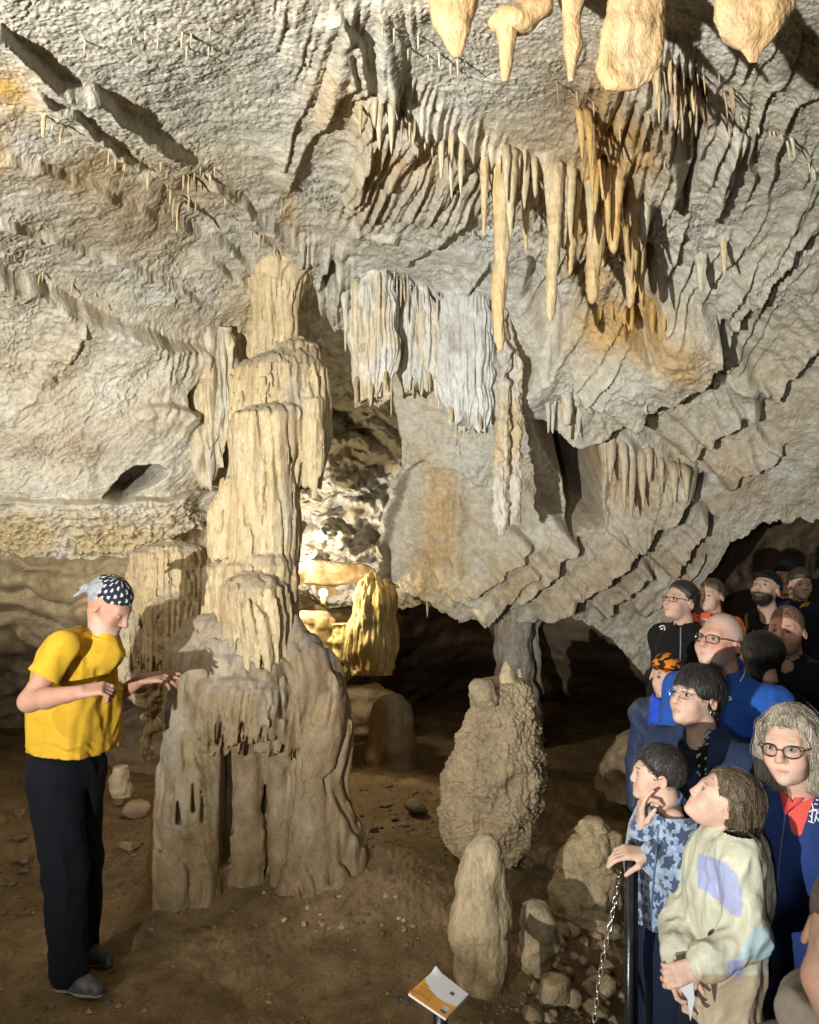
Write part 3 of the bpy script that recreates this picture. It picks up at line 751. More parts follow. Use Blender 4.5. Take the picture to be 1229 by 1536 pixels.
def blend_part(name, forms, parent, h, k=.045, color=CREAM, color2=TAN, dust=.65, stain=None, mat=None, rough_=1.0, carve=()):
    f0, lo, hi = blend_forms(forms, k, rough_)
    def f(p):
        d = f0(p)
        for (px, y0, y1, w_, Y, dep) in carve:
            a_, b_ = P(px, y0, Y), P(px+2, y1, Y); q = p.copy(); q[:, 1] = Y+(q[:, 1]-Y)*np.float32(w_/2/F*Y/dep*2); wob = .006*perlin(p[:, 2]*9, 0*p[:, 2]+px, 0*p[:, 2]); q[:, 0] += wob
            d = -smin(-d, rc(q, a_, b_, w_*.2/F*Y, w_*.6/F*Y), .012)
        return d
    V, Q = surface(f, lo, hi, h)
    e = .006; V32 = V.astype(np.float32); nz = (f(V32+np.array([0, 0, e], np.float32))-f(V32-np.array([0, 0, e], np.float32)))/(2*e)
    x, y, z = V.T; c = np.broadcast_to(color, V.shape).copy(); n2 = fbm(x*5, y*5, z*2.2, 3)
    c = blend(c, np.clip(.4+.8*n2, 0, 1), color2); c = blend(c, sstep(.05, .6, fbm(x*9+3, y*9, z*1.2, 2))*.55, BROWN); c = blend(c, sstep(.1, .6, fbm(x*4+8, y*4, z*3, 3))*.4, GREY*.8)
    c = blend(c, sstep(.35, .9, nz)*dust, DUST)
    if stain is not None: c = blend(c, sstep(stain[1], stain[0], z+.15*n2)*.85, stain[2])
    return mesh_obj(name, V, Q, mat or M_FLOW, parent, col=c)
FINE = (.052, .046, 13); MED = (.05, .04, 8); WIDE = (.085, .04, 8)
blend_part('shaft', [
 ([(380,362,478),(405,370,466),(430,376,454),(470,384,442),(520,382,444),(560,374,466)], 4.6, .85, 0, 1, *FINE),
 ([(560,365,480),(640,362,474),(700,362,450),(860,352,445),(960,330,450),(1060,300,470)], 4.56, .85, 0, 1, *FINE),
 ([(509,440,456),(516,424,470),(530,404,477),(543,370,484),(554,355,490),(575,351,492),(620,352,493),(660,356,490),(700,368,484)], 4.5, .78, .12, .05, .046, .045, 9),
 ([(604,402,436),(612,372,452),(622,354,456),(650,350,451),(720,348,446),(800,346,443),(850,344,442),(890,338,440)], 4.36, .8, 0, 1, *FINE),
 ([(600,446,480),(640,448,486),(680,454,487),(710,461,482),(735,468,475)], 4.36, .6, .08, .04, .024, .02, 14),
 ([(640,350,372),(690,345,368),(738,332,366),(752,318,360),(780,313,352),(830,312,352),(880,318,352)], 4.42, .7, 0, 1, *FINE),
 ([(826,386,406),(834,362,430),(848,348,438),(880,344,441),(905,350,438)], 4.30, .85, .08, .045, *FINE),
 ([(858,362,392),(866,346,414),(880,333,428),(920,331,433),(955,336,433),(975,346,430)], 4.18, .85, .09, .045, *FINE),
 ([(843,322,340),(851,311,349),(880,306,352),(930,306,350),(945,312,346)], 4.34, .8, .06, .04, *FINE),
 ([(870,405,440),(920,404,445),(960,398,455),(985,388,474),(1000,380,490),(1030,380,502)], 4.36, .8, 0, 1, *WIDE),
], col_, .0082, .022, rough_=.45)
MUD_SHADE = (.1, 1.05, MUD*1.25)  # mud on the base, deepened to hold the lower column's shade
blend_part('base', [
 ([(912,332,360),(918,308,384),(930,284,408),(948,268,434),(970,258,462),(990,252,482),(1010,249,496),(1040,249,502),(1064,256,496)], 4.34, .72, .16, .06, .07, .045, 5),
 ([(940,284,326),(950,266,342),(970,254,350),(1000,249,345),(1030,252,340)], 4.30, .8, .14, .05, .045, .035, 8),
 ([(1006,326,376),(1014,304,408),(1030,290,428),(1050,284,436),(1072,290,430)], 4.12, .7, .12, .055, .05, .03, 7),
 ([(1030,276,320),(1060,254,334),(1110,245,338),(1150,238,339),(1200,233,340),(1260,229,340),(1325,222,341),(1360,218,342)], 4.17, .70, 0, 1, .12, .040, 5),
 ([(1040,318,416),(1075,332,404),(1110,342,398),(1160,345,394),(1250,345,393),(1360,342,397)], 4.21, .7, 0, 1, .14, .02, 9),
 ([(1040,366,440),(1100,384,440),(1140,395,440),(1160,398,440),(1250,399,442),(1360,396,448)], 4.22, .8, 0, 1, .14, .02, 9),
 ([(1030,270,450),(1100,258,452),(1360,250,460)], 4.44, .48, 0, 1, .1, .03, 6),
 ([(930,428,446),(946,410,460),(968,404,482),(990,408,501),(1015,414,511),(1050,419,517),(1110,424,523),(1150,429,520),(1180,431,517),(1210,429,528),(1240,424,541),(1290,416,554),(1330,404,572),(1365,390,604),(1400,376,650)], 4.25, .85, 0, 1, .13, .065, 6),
], col_, .0085, .032, color=np.array([.235, .165, .09]), color2=np.array([.27, .205, .12]), dust=.85, stain=MUD_SHADE, mat=M_BASE, rough_=.45,
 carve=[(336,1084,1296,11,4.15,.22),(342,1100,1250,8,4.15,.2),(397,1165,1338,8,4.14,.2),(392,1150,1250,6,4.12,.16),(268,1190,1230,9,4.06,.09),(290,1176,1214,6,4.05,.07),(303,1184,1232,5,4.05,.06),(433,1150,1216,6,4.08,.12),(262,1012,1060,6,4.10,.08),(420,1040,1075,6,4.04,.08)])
blend_part('shelf', [
 ([(812,242,274),(818,218,298),(830,199,307),(860,195,310),(890,197,309),(905,204,302)], 4.62, .6, .11, .04, .03, .042, 22),
 ([(892,246,282),(900,226,300),(912,219,304),(950,218,303),(985,222,300)], 4.52, .6, .11, .04, .03, .042, 22),
 ([(918,190,214),(928,176,226),(950,171,232),(990,176,232),(1010,188,226)], 4.65, .6, .10, .05, .032, .042, 14),
], col_, .008, .02)
# curtain tips under the dome and tiers
for k in range(26):
    px = 256+k*6.7+random.uniform(-2, 2); top = 1018+30*abs((px-340)/110)**1.5*0
    stalactite(px, 1030+random.uniform(-6, 10), 1062+random.uniform(0, 30), random.uniform(6, 11), 4.16+.0006*abs(px-335)*2+.1*abs((px-335)/90)**2*.6, col_, seed=k, color=TAN, color2=CREAM)
for k in range(12):
    px = 312+k*9.5+random.uniform(-2, 2)
    stalactite(px, 1066+random.uniform(-4, 4), 1092+random.uniform(0, 26), random.uniform(7, 12), 4.09, col_, seed=40+k, color=TAN, color2=DUST)

# ---------------------------------------------------------------- side flowstone behind the man's hand
sd = base_empty('flowstone_pillar', 205, 1130, 4.75)
tag(sd, 'short knobbly flowstone pillar in the shade behind the guide\'s hand', 'flowstone')
flow('shaft', [(1000,190,250),(1020,184,258),(1040,196,252),(1070,214,240),(1100,214,232),(1140,212,228)], 4.7, sd, mat=M_LUMP, n=60, nt=60, lump=(.08,.05), flute=(.05,.02), color=TAN)
flow('foot', [(1150,172,190),(1165,166,196),(1185,166,198),(1195,170,196)], 4.75, sd, n=30, nt=40, lump=(.08,.02), flute=(.05,.01), color=TAN)

# ---------------------------------------------------------------- hanging curtains in the middle
def curtain(label, rows, Y, tips, seed, color=WHITE, color2=CREAM, tipc=TAN, **kw):
    e = base_empty('drapery', (rows[-1][1]+rows[-1][2])/2, rows[-1][0], Y); tag(e, label, 'drapery', 'white draperies hanging over the alcove')
    kk = dict(n=110, nt=220, flute=(.034,.042), fstretch=18, lump=(.15,.03), b=.45, dust=0, rag=(.08,.05)); kk.update(kw)
    flow('curtain', rows, Y, e, color=color, color2=color2, seed=seed, **kk)
    for i, (px, y0, y1, w_) in enumerate(tips):
        stalactite(px, y0, y1, w_, Y-.05+random.uniform(-.05, .05), e, seed=seed*9+i, color=tipc, color2=CREAM)
    return e
curtain('white stone curtain with tan tips beside the column capital', [(370,552,574),(400,546,582),(440,538,590),(470,530,594),(500,527,598),(540,531,592),(575,533,584),(590,538,572)], 4.66,
        [(534,570,607,8),(541,575,604,9),(549,575,600,8),(557,578,608,8),(565,575,600,8),(578,560,590,7),(587,560,624,5)], 1)
curtain('slim ribbed stone curtain between the two broad white ones', [(400,618,636),(440,608,644),(470,600,650),(500,598,652),(540,602,650),(570,612,646)], 4.85,
        [(606,555,588,6),(620,555,596,6),(634,560,590,7),(645,560,590,6)], 2)
curtain('broad bulging white stone curtain with a fringe of drips', [(405,684,716),(440,672,728),(475,662,736),(502,657,740),(520,654,742),(560,656,741),(590,664,738),(615,676,736),(630,684,732)], 4.8,
        [(678+6.2*i, 600+random.uniform(0, 20), 632+random.uniform(0, 34), random.uniform(5, 9)) for i in range(10)], 3, color2=WHITE*.85, b=.55, flute=(.045,.035))
ld = flow('drapery', [(492,296,340),(506,286,347),(540,283,350),(590,286,350),(640,292,345),(670,298,328),(700,302,316)], 4.82, None, n=110, nt=160, flute=(.07,.07), fstretch=8, lump=(.15,.03), b=.5, dust=0, rag=(.16,.07), color=CREAM, color2=GREY)
tag(ld, 'folded cream drapery hanging left of the column capital', 'drapery')
dp = base_empty('stone_pillar', 762, 800, 4.82); tag(dp, 'pale double dripstone pillar hanging straight down right of the bulging curtain', 'stalactite')
flow('strand', [(440,746,758),(490,744,760),(530,742,768),(560,742,764),(640,742,763),(720,741,761),(785,742,760),(803,748,756)], 4.82, dp, n=150, nt=60, flute=(.03,.012), lump=(.07,.03), fine=(.03,.016), b=.8, color=CREAM, color2=WHITE, dust=0)
flow('strand', [(450,756,764),(510,757,770),(545,760,784),(580,763,785),(680,764,783),(760,765,782),(788,766,781)], 4.88, dp, n=150, nt=60, flute=(.03,.012), lump=(.07,.03), fine=(.03,.016), b=.8, color=CREAM, color2=WHITE, dust=0)

# ---------------------------------------------------------------- single long stalactites
BIG = [
 (757,222,527,30,748,'long tan ringed stalactite reaching lowest over the white curtain',TAN,ORANGE*.5+TAN*.5,.5),
 (836,232,482,27,826,'straight tan stalactite right of the long ringed one',TAN,CREAM,.45),
 (789,236,378,17,789,'thin tan stalactite between the long ringed one and the straight one',CREAM,TAN,.25),
 (728,212,355,17,726,'thin pale stalactite left of the long ringed one',CREAM,TAN,.2),
 (866,250,412,24,855,'tan stalactite leaning left beside the orange bundle',TAN,ORANGE*.4+TAN*.6,.3),
 (898,270,456,34,888,'thick orange stalactite hanging furthest down in the orange bundle',ORANGE*.6+TAN*.4,TAN,.45),
 (925,240,380,28,920,'orange stalactite with dark streaks behind the thick orange one',ORANGE,TAN,.4),
 (955,330,462,26,944,'short orange stalactite at the edge of the dark hollow',ORANGE*.6+TAN*.4,CREAM,.4),
 (1054,372,438,22,1053,'stubby grey stalactite alone on the rippled slope',GREY,CREAM,.35),
 (1088,350,416,15,1087,'slim pale stalactite alone beyond the stubby grey one',CREAM,GREY,.2),
 (796,525,592,15,795,'pointed pale stalactite at the start of the lower fringe',CREAM,WHITE,.2),
 (850,560,640,24,851,'thick pale stalactite hanging over the black hollow',CREAM,WHITE,.35),
 (62,150,206,14,64,'pale drip stalactite under the left rock ridge',CREAM,TAN,.2),
]
for i, (px, y0, y1, wp, px1, lab, c1, c2, bl) in enumerate(BIG):
    Yt = ceil_Y(px, y0)-.02
    V, f, c = stal_mesh(px, y0-6, y1, wp, Yt, px1, c1, c2, seed=100+i, n=70, nt=40, blunt=bl, rings=.08)
    o = mesh_obj('stalactite', V, f, M_FLOW, col=c); tag(o, lab, 'stalactite')

# ---------------------------------------------------------------- near dripstones over the photographer
NEAR = [
 ('stubby pale orange wedge of dripstone close overhead, left of the hooked one', [(-170,600,760),(-60,630,735),(0,641,712),(40,648,705),(70,668,698),(86,680,690)], 1.50, .5),
 ('blocky pale orange dripstone slab close overhead with blunt foot', [(-170,880,1060),(-60,890,1030),(0,914,1002),(50,900,998),(100,896,992),(122,897,980),(134,905,960)], 1.46, .35),
 ('broad pale orange dripstone close overhead ending in a small point', [(-170,1040,1280),(-60,1050,1240),(0,1072,1195),(30,1066,1180),(55,1075,1165),(75,1112,1145),(94,1122,1136)], 1.42, .4),
 ('narrow knobbly pale orange dripstone close overhead beside the blocky slab', [(-170,840,900),(-60,838,890),(0,842,880),(25,846,872),(70,846,874),(100,850,864),(122,853,860)], 1.52, .8),
]
NC = np.array([.36, .225, .10]); NC2 = np.array([.40, .275, .135])
for i, (lab, rows, Y, b) in enumerate(NEAR):
    o = flow('dripstone', rows, Y, None, n=120, nt=90, flute=(.05,.006), lump=(.08,.016), fine=(.012,.003), b=b, color=NC, color2=NC2, dust=0, seed=20+i); tag(o, lab, 'dripstone')
hk = base_empty('dripstone', 760, 120, 1.5); tag(hk, 'hooked pale orange dripstone close overhead with one thin hanging leg', 'dripstone')
flow('stem', [(-170,780,900),(-60,776,856),(0,765,832),(18,745,826),(36,740,805),(48,745,790)], 1.5, hk, n=60, nt=60, flute=(.05,.006), lump=(.07,.018), fine=(.012,.003), b=.45, color=NC, color2=NC2, dust=0, seed=31)
flow('leg', [(26,740,790),(45,742,778),(70,747,772),(100,750,768),(122,753,763)], 1.5, hk, n=50, nt=40, flute=(.05,.004), lump=(.07,.012), fine=(.012,.003), b=.8, color=NC, color2=NC2, dust=0, seed=32)

# ---------------------------------------------------------------- small stalactites, pieces of the ceiling
FRN = [0]; DRIPS = []
def fringe(pts, n, l0, l1, w0, w1, color=CREAM, color2=WHITE, jit=5, dY=.0):
    p = np.array(pts, float); L = np.r_[0, np.cumsum(np.hypot(*np.diff(p, axis=0).T))]
    for k in range(n):
        s_ = random.random()*L[-1]; x_ = np.interp(s_, L, p[:, 0])+random.uniform(-jit, jit); y_ = np.interp(s_, L, p[:, 1])+random.uniform(-jit, jit)
        ln = l0+(l1-l0)*random.random()**2
        Y = ceil_Y(x_, y_)-.01-dY; sc_ = Y/4.7
        wd = random.uniform(w0, w1)*(.6+.5*ln/l1)
        if FRN[0] < 290 and ln > 13:
            FRN[0] += 1; stalactite(x_, y_-4, y_+ln, wd, Y, ceiling, seed=random.randrange(999), nt=9, color=color, color2=color2, blunt=.12, power=.8)
        else: DRIPS.append(stal_mesh(x_, y_-4, y_+ln, wd, Y, seed=random.randrange(999), nt=7, color=color, color2=color2, blunt=.12, power=.8))
# dense curtains of thick overlapping dripstone
fringe([(505,425),(540,420),(580,432),(620,450),(660,465),(700,480),(742,500)], 30, 70, 150, 14, 24, WHITE, CREAM, 6, .10)
fringe([(742,208),(780,218),(820,228),(860,245),(900,255)], 18, 70, 150, 16, 26, TAN*.6+GREY*.35, CREAM*.9, 6, .02)
fringe([(880,150),(900,220),(930,260),(965,330)], 16, 70, 150, 16, 28, ORANGE*.5+TAN*.5, ORANGE*.7, 8, .02)
fringe([(975,75),(1010,90),(1050,125)], 12, 60, 120, 12, 20, TAN, BROWN*1.3, 8, .02)
fringe([(890,440),(950,455)], 8, 30, 50, 12, 18, ORANGE*.7+TAN*.3, ORANGE, 5, .02)
fringe([(975,445),(1010,462),(1045,490)], 11, 40, 70, 14, 22, ORANGE*.5+TAN*.5, ORANGE, 5, .02)
fringe([(785,540),(830,575),(880,600),(930,585),(990,548)], 20, 30, 75, 12, 22, CREAM, WHITE, 8, .02)
fringe([(905,640),(960,672),(1030,706)], 14, 50, 110, 14, 24, CREAM*.6+GREY*.4, TAN*.7+GREY*.3, 6, .02)
fringe([(560,120),(600,150),(660,180),(735,212)], 18, 50, 120, 12, 20, CREAM*.6+GREY*.4, TAN*.7+GREY*.3, 8, .02)
fringe([(742,212),(805,226),(876,252),(930,258)], 18, 45, 130, 10, 19, TAN*.6+GREY*.35, CREAM*.9, 8)
fringe([(885,240),(930,270),(965,330)], 10, 50, 130, 12, 22, ORANGE*.6+TAN*.4, TAN, 8)
fringe([(975,90),(1040,120),(1070,170)], 10, 40, 110, 9, 16, TAN, BROWN, 10)
fringe([(540,140),(600,160),(690,200),(740,220)], 16, 30, 90, 8, 14, CREAM, TAN, 8)
fringe([(800,575),(860,600),(920,600)], 12, 25, 60, 9, 16, CREAM, WHITE, 8)
fringe([(566,410),(600,425),(650,455),(700,475),(742,497)], 46, 14, 62, 5, 9, WHITE, CREAM, 7, .05)
fringe([(500,395),(540,415),(570,420)], 8, 14, 45, 5, 10)
fringe([(70,175),(150,215),(215,255),(260,290),(330,330),(390,350),(450,395)], 26, 8, 34, 5, 8, CREAM, TAN)
fringe([(215,215),(300,262)], 10, 10, 45, 5, 9, CREAM, TAN)
fringe([(400,400),(440,420),(470,430)], 8, 20, 60, 6, 11, CREAM, TAN)
fringe([(250,285),(270,330)], 4, 20, 50, 6, 10, CREAM, TAN)
fringe([(600,150),(738,215),(805,226),(876,253)], 34, 14, 70, 6, 11, CREAM, TAN)
fringe([(780,560),(800,580),(850,610),(905,615),(935,592)], 30, 12, 48, 6, 12, CREAM, WHITE)
fringe([(890,450),(950,462)], 12, 16, 40, 7, 11, ORANGE*.7+TAN*.3, ORANGE)
fringe([(975,455),(1045,505)], 14, 18, 50, 8, 12, ORANGE*.6+TAN*.4, ORANGE)
fringe([(1000,75),(1035,100),(1060,140)], 14, 25, 80, 7, 11, BROWN*1.4, TAN)
fringe([(905,632),(955,668),(1000,695),(1040,712)], 14, 10, 40, 5, 9, CREAM, TAN)
fringe([(1060,610),(1100,605),(1150,590)], 10, 6, 22, 4, 6, CREAM, GREY)
fringe([(1100,430),(1229,380)], 12, 8, 26, 5, 8, GREY, CREAM)
fringe([(1110,170),(1200,210),(1229,260)], 14, 10, 40, 5, 9, GREY, CREAM)
fringe([(130,60),(220,40),(330,60)], 16, 10, 34, 5, 8, GREY, CREAM, 18)
fringe([(560,20),(600,40),(700,110)], 14, 12, 50, 6, 10, GREY, CREAM, 16)
fringe([(40,420),(90,410),(200,470),(300,520)], 12, 10, 36, 5, 8, CREAM, TAN)
fringe([(600,650),(640,655),(735,650)], 10, 10, 34, 5, 8, CREAM, TAN)
fringe([(620,900),(700,925),(780,930)], 10, 6, 20, 5, 8, TAN, BROWN)
fringe([(300,250),(340,300)], 8, 10, 30, 5, 8, CREAM, GREY, 14)

fringe([(566,408),(600,422),(650,452),(700,472),(742,494)], 40, 10, 50, 4, 7, WHITE, CREAM, 12, .03)
fringe([(540,300),(600,330),(660,330),(720,330)], 20, 10, 30, 4, 8, CREAM, TAN, 16)
fringe([(780,540),(850,600),(930,580),(1000,545)], 34, 10, 40, 5, 9, CREAM, GREY, 14)
fringe([(860,130),(1000,180),(1100,120)], 30, 10, 50, 5, 9, TAN, BROWN, 40)
dv, df = merge([(q[0], q[1]) for q in DRIPS]); dr = mesh_obj('tiny_drips', dv, df, M_FLOW, ceiling, col=np.concatenate([q[2] for q in DRIPS])); dr['kind'] = 'stuff'

# ---------------------------------------------------------------- alcove: hanging yellow flowstone
yf = base_empty('flowstone_boss', 552, 1005, 6.32); tag(yf, 'honey yellow fluted flowstone boss glowing beside the small warm lamp', 'flowstone')
YEL = np.array([.48, .345, .14]); YE2 = np.array([.52, .42, .21])
flow('body', [(858,556,570),(870,546,580),(890,536,590),(940,522,595),(975,514,594),(1000,517,590),(1010,524,585)], 6.32, yf, n=120, nt=200, flute=(.055,.045), fstretch=9, lump=(.2,.035), b=.6, color=YEL, color2=YE2, dust=0)
flow('side_flow', [(935,504,535),(960,498,530),(985,490,530),(1005,488,528),(1022,492,520)], 6.36, yf, n=60, nt=60, flute=(.06,.03), lump=(.12,.04), b=.7, color=YEL, color2=YE2, dust=0)
bs = ground_at(590, 1145)
sb = flow('stalagmite', [(1040,584,594),(1044,572,604),(1056,562,614),(1075,556,622),(1110,553,624),(1150,550,628)], bs[1], None, n=70, nt=70, flute=(.1,.015), lump=(.2,.03), b=.8, color=TAN*.8, color2=BROWN, stain=(-.1,.5,MUD))
tag(sb, 'blunt brown stalagmite half lit by the warm lamp behind the column', 'stalagmite')
rk = flow('rock_shelf', [(1030,515,570),(1040,505,592),(1070,505,590),(1110,510,580),(1150,505,590)], 7.3, None, mat=M_ROCK, n=50, nt=70, flute=(.2,.02), lump=(.2,.06), b=.8, color=TAN, color2=BROWN, dust=.3); tag(rk, 'low rock shelf washed in yellow light under the honey boss', 'rock')
ls = flow('lamp_ledge', [(846,420,540),(854,415,562),(864,420,566),(874,440,550)], 6.55, None, mat=M_ROCK, n=30, nt=80, flute=(.2,.02), lump=(.2,.05), b=.12, color=BROWN, color2=MUD*1.4, dust=0); tag(ls, 'jutting brown ledge right above the small warm lamp', 'rock')
lr = flow('lamp_rock', [(918,452,490),(930,446,500),(950,448,502),(975,452,504),(1010,450,510),(1050,445,516)], 6.5, None, mat=M_ROCK, n=60, nt=60, flute=(.2,.02), lump=(.12,.05), b=.8, color=CREAM, color2=TAN, dust=0); tag(lr, 'pale rock in front of the small warm lamp, lit yellow', 'rock')

# ---------------------------------------------------------------- stalagmites on the floor
LUMPC = np.array([.40, .31, .18]); LUMP2 = np.array([.34, .27, .17])
bg = base_empty('stalagmite', 735, 1290, 4.70); tag(bg, 'big knobbly tan stalagmite crowned by a small pale spike', 'stalagmite')
flow('body', [(1016,742,780),(1022,724,790),(1036,709,799),(1060,704,806),(1085,697,811),(1110,686,813),(1150,670,814),(1200,661,815),(1240,660,806),(1262,670,792),(1285,688,778),(1310,694,772),(1335,694,770)], 4.70, bg, mat=M_LUMP, n=280, nt=260, flute=(.05,.016), fstretch=2, lump=(.16,.045), fine=(.034,.017), b=.85, color=LUMPC, color2=LUMP2, dust=.4, pit=.012)
flow('spike', [(992,758,762),(998,754,766),(1012,750,772),(1028,748,774)], 4.66, bg, n=30, nt=30, flute=(.03,.004), lump=(.06,.01), color=TAN, color2=CREAM)
flow('spike', [(1003,778,781),(1012,776,783),(1030,772,790)], 4.72, bg, n=24, nt=24, flute=(.03,.004), lump=(.06,.012), color=TAN, color2=CREAM)
flow('knob', [(1020,712,735),(1028,705,745),(1045,703,748),(1058,706,745)], 4.54, bg, mat=M_LUMP, n=24, nt=40, flute=(.06,.01), lump=(.08,.02), color=LUMPC, color2=DUST)
smB = ground_at(718, 1478)
s1 = flow('stalagmite', [(1253,722,742),(1260,712,748),(1275,704,753),(1300,690,758),(1340,682,762),(1380,676,765),(1420,674,764),(1455,680,762),(1480,690,758),(1496,686,762)], smB[1], None, n=150, nt=130, flute=(.09,.022), fstretch=10, lump=(.2,.025), fine=(.025,.004), b=.85, color=TAN*.95, color2=LUMPC, dust=.7, stain=(-.05,.25,MUD*1.2))
tag(s1, 'smooth upright tan stalagmite standing right behind the sign', 'stalagmite')
s2b = ground_at(808, 1462)
s2 = flow('stalagmite', [(1353,790,812),(1358,784,822),(1375,780,830),(1395,779,838),(1415,780,842),(1430,780,832),(1466,782,828),(1478,778,832)], s2b[1], None, n=80, nt=90, flute=(.07,.012), lump=(.1,.03), b=.85, color=LUMPC, color2=TAN*.8, dust=.5, stain=(-.2,.1,MUD*1.2))
tag(s2, 'small rounded stalagmite with a side bump between the smooth one and the rubble', 'stalagmite')
s3b = ground_at(870, 1372)
s3 = empty('stalagmite', tuple(s3b)); tag(s3, 'squat lumpy yellowish stalagmite near the black railing', 'stalagmite')
flow('body', [(1255,866,912),(1268,850,922),(1290,838,928),(1320,830,928),(1350,826,926),(1372,824,928),(1392,826,930)], s3b[1], s3, mat=M_LUMP, n=90, nt=110, flute=(.08,.02), fstretch=3, lump=(.12,.04), fine=(.03,.012), b=.8, color=LUMPC*1.1, color2=TAN, dust=.3)
flow('crown', [(1226,880,898),(1232,872,908),(1245,866,916),(1265,862,918),(1280,862,918)], s3b[1], s3, mat=M_LUMP, n=50, nt=70, flute=(.05,.012), lump=(.07,.03), fine=(.025,.012), color=LUMPC*1.1, color2=TAN, dust=.3)
flow('knob', [(1246,908,922),(1252,905,930),(1265,906,932),(1275,910,930)], s3b[1]-.02, s3, mat=M_LUMP, n=24, nt=40, flute=(.05,.01), lump=(.07,.02), color=LUMPC*1.1, color2=TAN)
# stub column in the far chamber
fcx = empty('cave_column', tuple(P(772, 1030, 7.3))); tag(fcx, 'short dim grey column joining roof and floor of the far chamber', 'column')
flow('shaft', [(905,740,806),(935,744,800),(960,746,797),(990,747,799),(1020,742,803),(1060,736,810),(1110,730,815)], 7.3, fcx, n=80, nt=80, flute=(.1,.03), lump=(.2,.04), color=GREY*.7, color2=BROWN)
flow('strand', [(905,792,815),(940,795,812),(980,795,810),(1040,790,815)], 7.4, fcx, n=50, nt=40, flute=(.1,.02), lump=(.2,.03), color=GREY*.6, color2=BROWN)
# low bank of rock at the right of the far chamber
bk = flow('rock_bank', [(1100,940,1010),(1108,928,1040),(1125,922,1050),(1150,915,1060),(1190,900,1070)], 6.0, None, mat=M_ROCK, n=60, nt=90, flute=(.2,.03), lump=(.2,.06), b=.7, color=BROWN*.6, color2=BROWN, dust=.4); tag(bk, 'low brown rock bank behind the boy with orange cap', 'rock')

# ---------------------------------------------------------------- loose stones
def stone_mesh(seed, n=14, m=20):
    r_ = np.random.default_rng(seed); ph_ = np.linspace(-np.pi/2, np.pi/2, n); th_ = np.linspace(0, 2*np.pi, m, endpoint=False)
    T_, H_ = np.meshgrid(th_, ph_); d = np.stack([np.cos(H_)*np.cos(T_), np.cos(H_)*np.sin(T_), np.sin(H_)], -1)
    rr = np.full(T_.shape, 9.)
    for k in range(11):                       # facets: planes cut through a ball
        nv = r_.normal(size=3); nv /= np.linalg.norm(nv); off = r_.uniform(.62, .95)
        q = d @ nv; rr = np.minimum(rr, np.where(q > .05, off/np.maximum(q, .05), 9.))
    rr = np.minimum(rr, 1.15)+.05*fbm(d[..., 0]*2.5+seed, d[..., 1]*2.5, d[..., 2]*2.5, 2)
    return d*rr[..., None]
def stone(px, py, wpx, hfac=.6, lab=None, grp=None, seed=0, color=LUMPC, Y=None):
    g = ground_at(px, py); w_ = wpx/2/F*g[1]
    G = stone_mesh(seed); r_ = random.uniform(0, 6.28); c_, s_ = math.cos(r_), math.sin(r_)
    V = G.reshape(-1, 3)*[1, random.uniform(.7, 1), hfac]; V = np.c_[V[:, 0]*c_-V[:, 1]*s_, V[:, 0]*s_+V[:, 1]*c_, V[:, 2]]*w_+[0, 0, w_*hfac*.45]
    o = mesh_obj('rock', V+g, grid_faces(14, 20, True), M_STONE, col=np.broadcast_to(color*(.8+.4*random.random()), V.shape))
    tag(o, lab, 'rock', grp); return o
stone(828, 1500, 66, .75, 'large rounded tan rock at the foot of the rubble near the sign', seed=1)
stone(800, 1525, 36, .6, 'dark rock leaning on the large rounded rubble rock', seed=2, color=BROWN)
stone(905, 1398, 58, .55, 'flat angular rock against the squat lumpy stalagmite', seed=3)
stone(832, 1420, 30, .8, 'small pale cube-like rock beside the small rounded stalagmite', seed=4, color=CREAM)
stone(205, 1225, 44, .7, 'rounded brown boulder at the left foot of the great column', seed=5, color=BROWN*1.2)
stone(190, 1272, 30, .5, 'flat clay covered rock left of the great column', seed=6, color=BROWN)
stone(600, 1505, 22, .35, 'flat black stone lying left of the sign', seed=7, color=DARK*.5)
stone(625, 1218, 40, .6, 'dark boulder between the great column and the knobbly stalagmite', seed=8, color=BROWN*.6)
stone(930, 1128, 34, .5, 'pale stone on the far floor by the low bank', seed=9, color=TAN)
stone(960, 1122, 26, .5, 'rounded stone beside the pale one by the low bank', seed=10, color=TAN*.9)
for k in range(70):
    px, py = random.uniform(800, 938), random.uniform(1385, 1540)
    stone(px, py, random.uniform(12, 48)*(.6 if k % 3 else 1), random.uniform(.45, .8), 'small angular rock in the rubble beside the railing', 'rubble beside the railing', 50+k, LUMPC if k % 2 else BROWN*1.2)
for k in range(24):
    px, py = random.uniform(410, 640), random.uniform(1345, 1400)
    stone(px, py, random.uniform(5, 13), random.uniform(.45, .8), 'pebble sized stone on the clay at the column\'s right foot', 'pebbles at the column foot', 120+k, LUMPC if k % 2 else BROWN*1.2)
for k in range(30):
    px, py = random.choice([(random.uniform(150, 240), random.uniform(1180, 1300)), (random.uniform(0, 40), random.uniform(1220, 1330)), (random.uniform(540, 640), random.uniform(1170, 1290))])
    stone(px, py, random.uniform(7, 24), random.uniform(.3, .6), 'flat stone half sunk in the dim clay floor', 'stones sunk in the clay floor', 160+k, BROWN*.6)
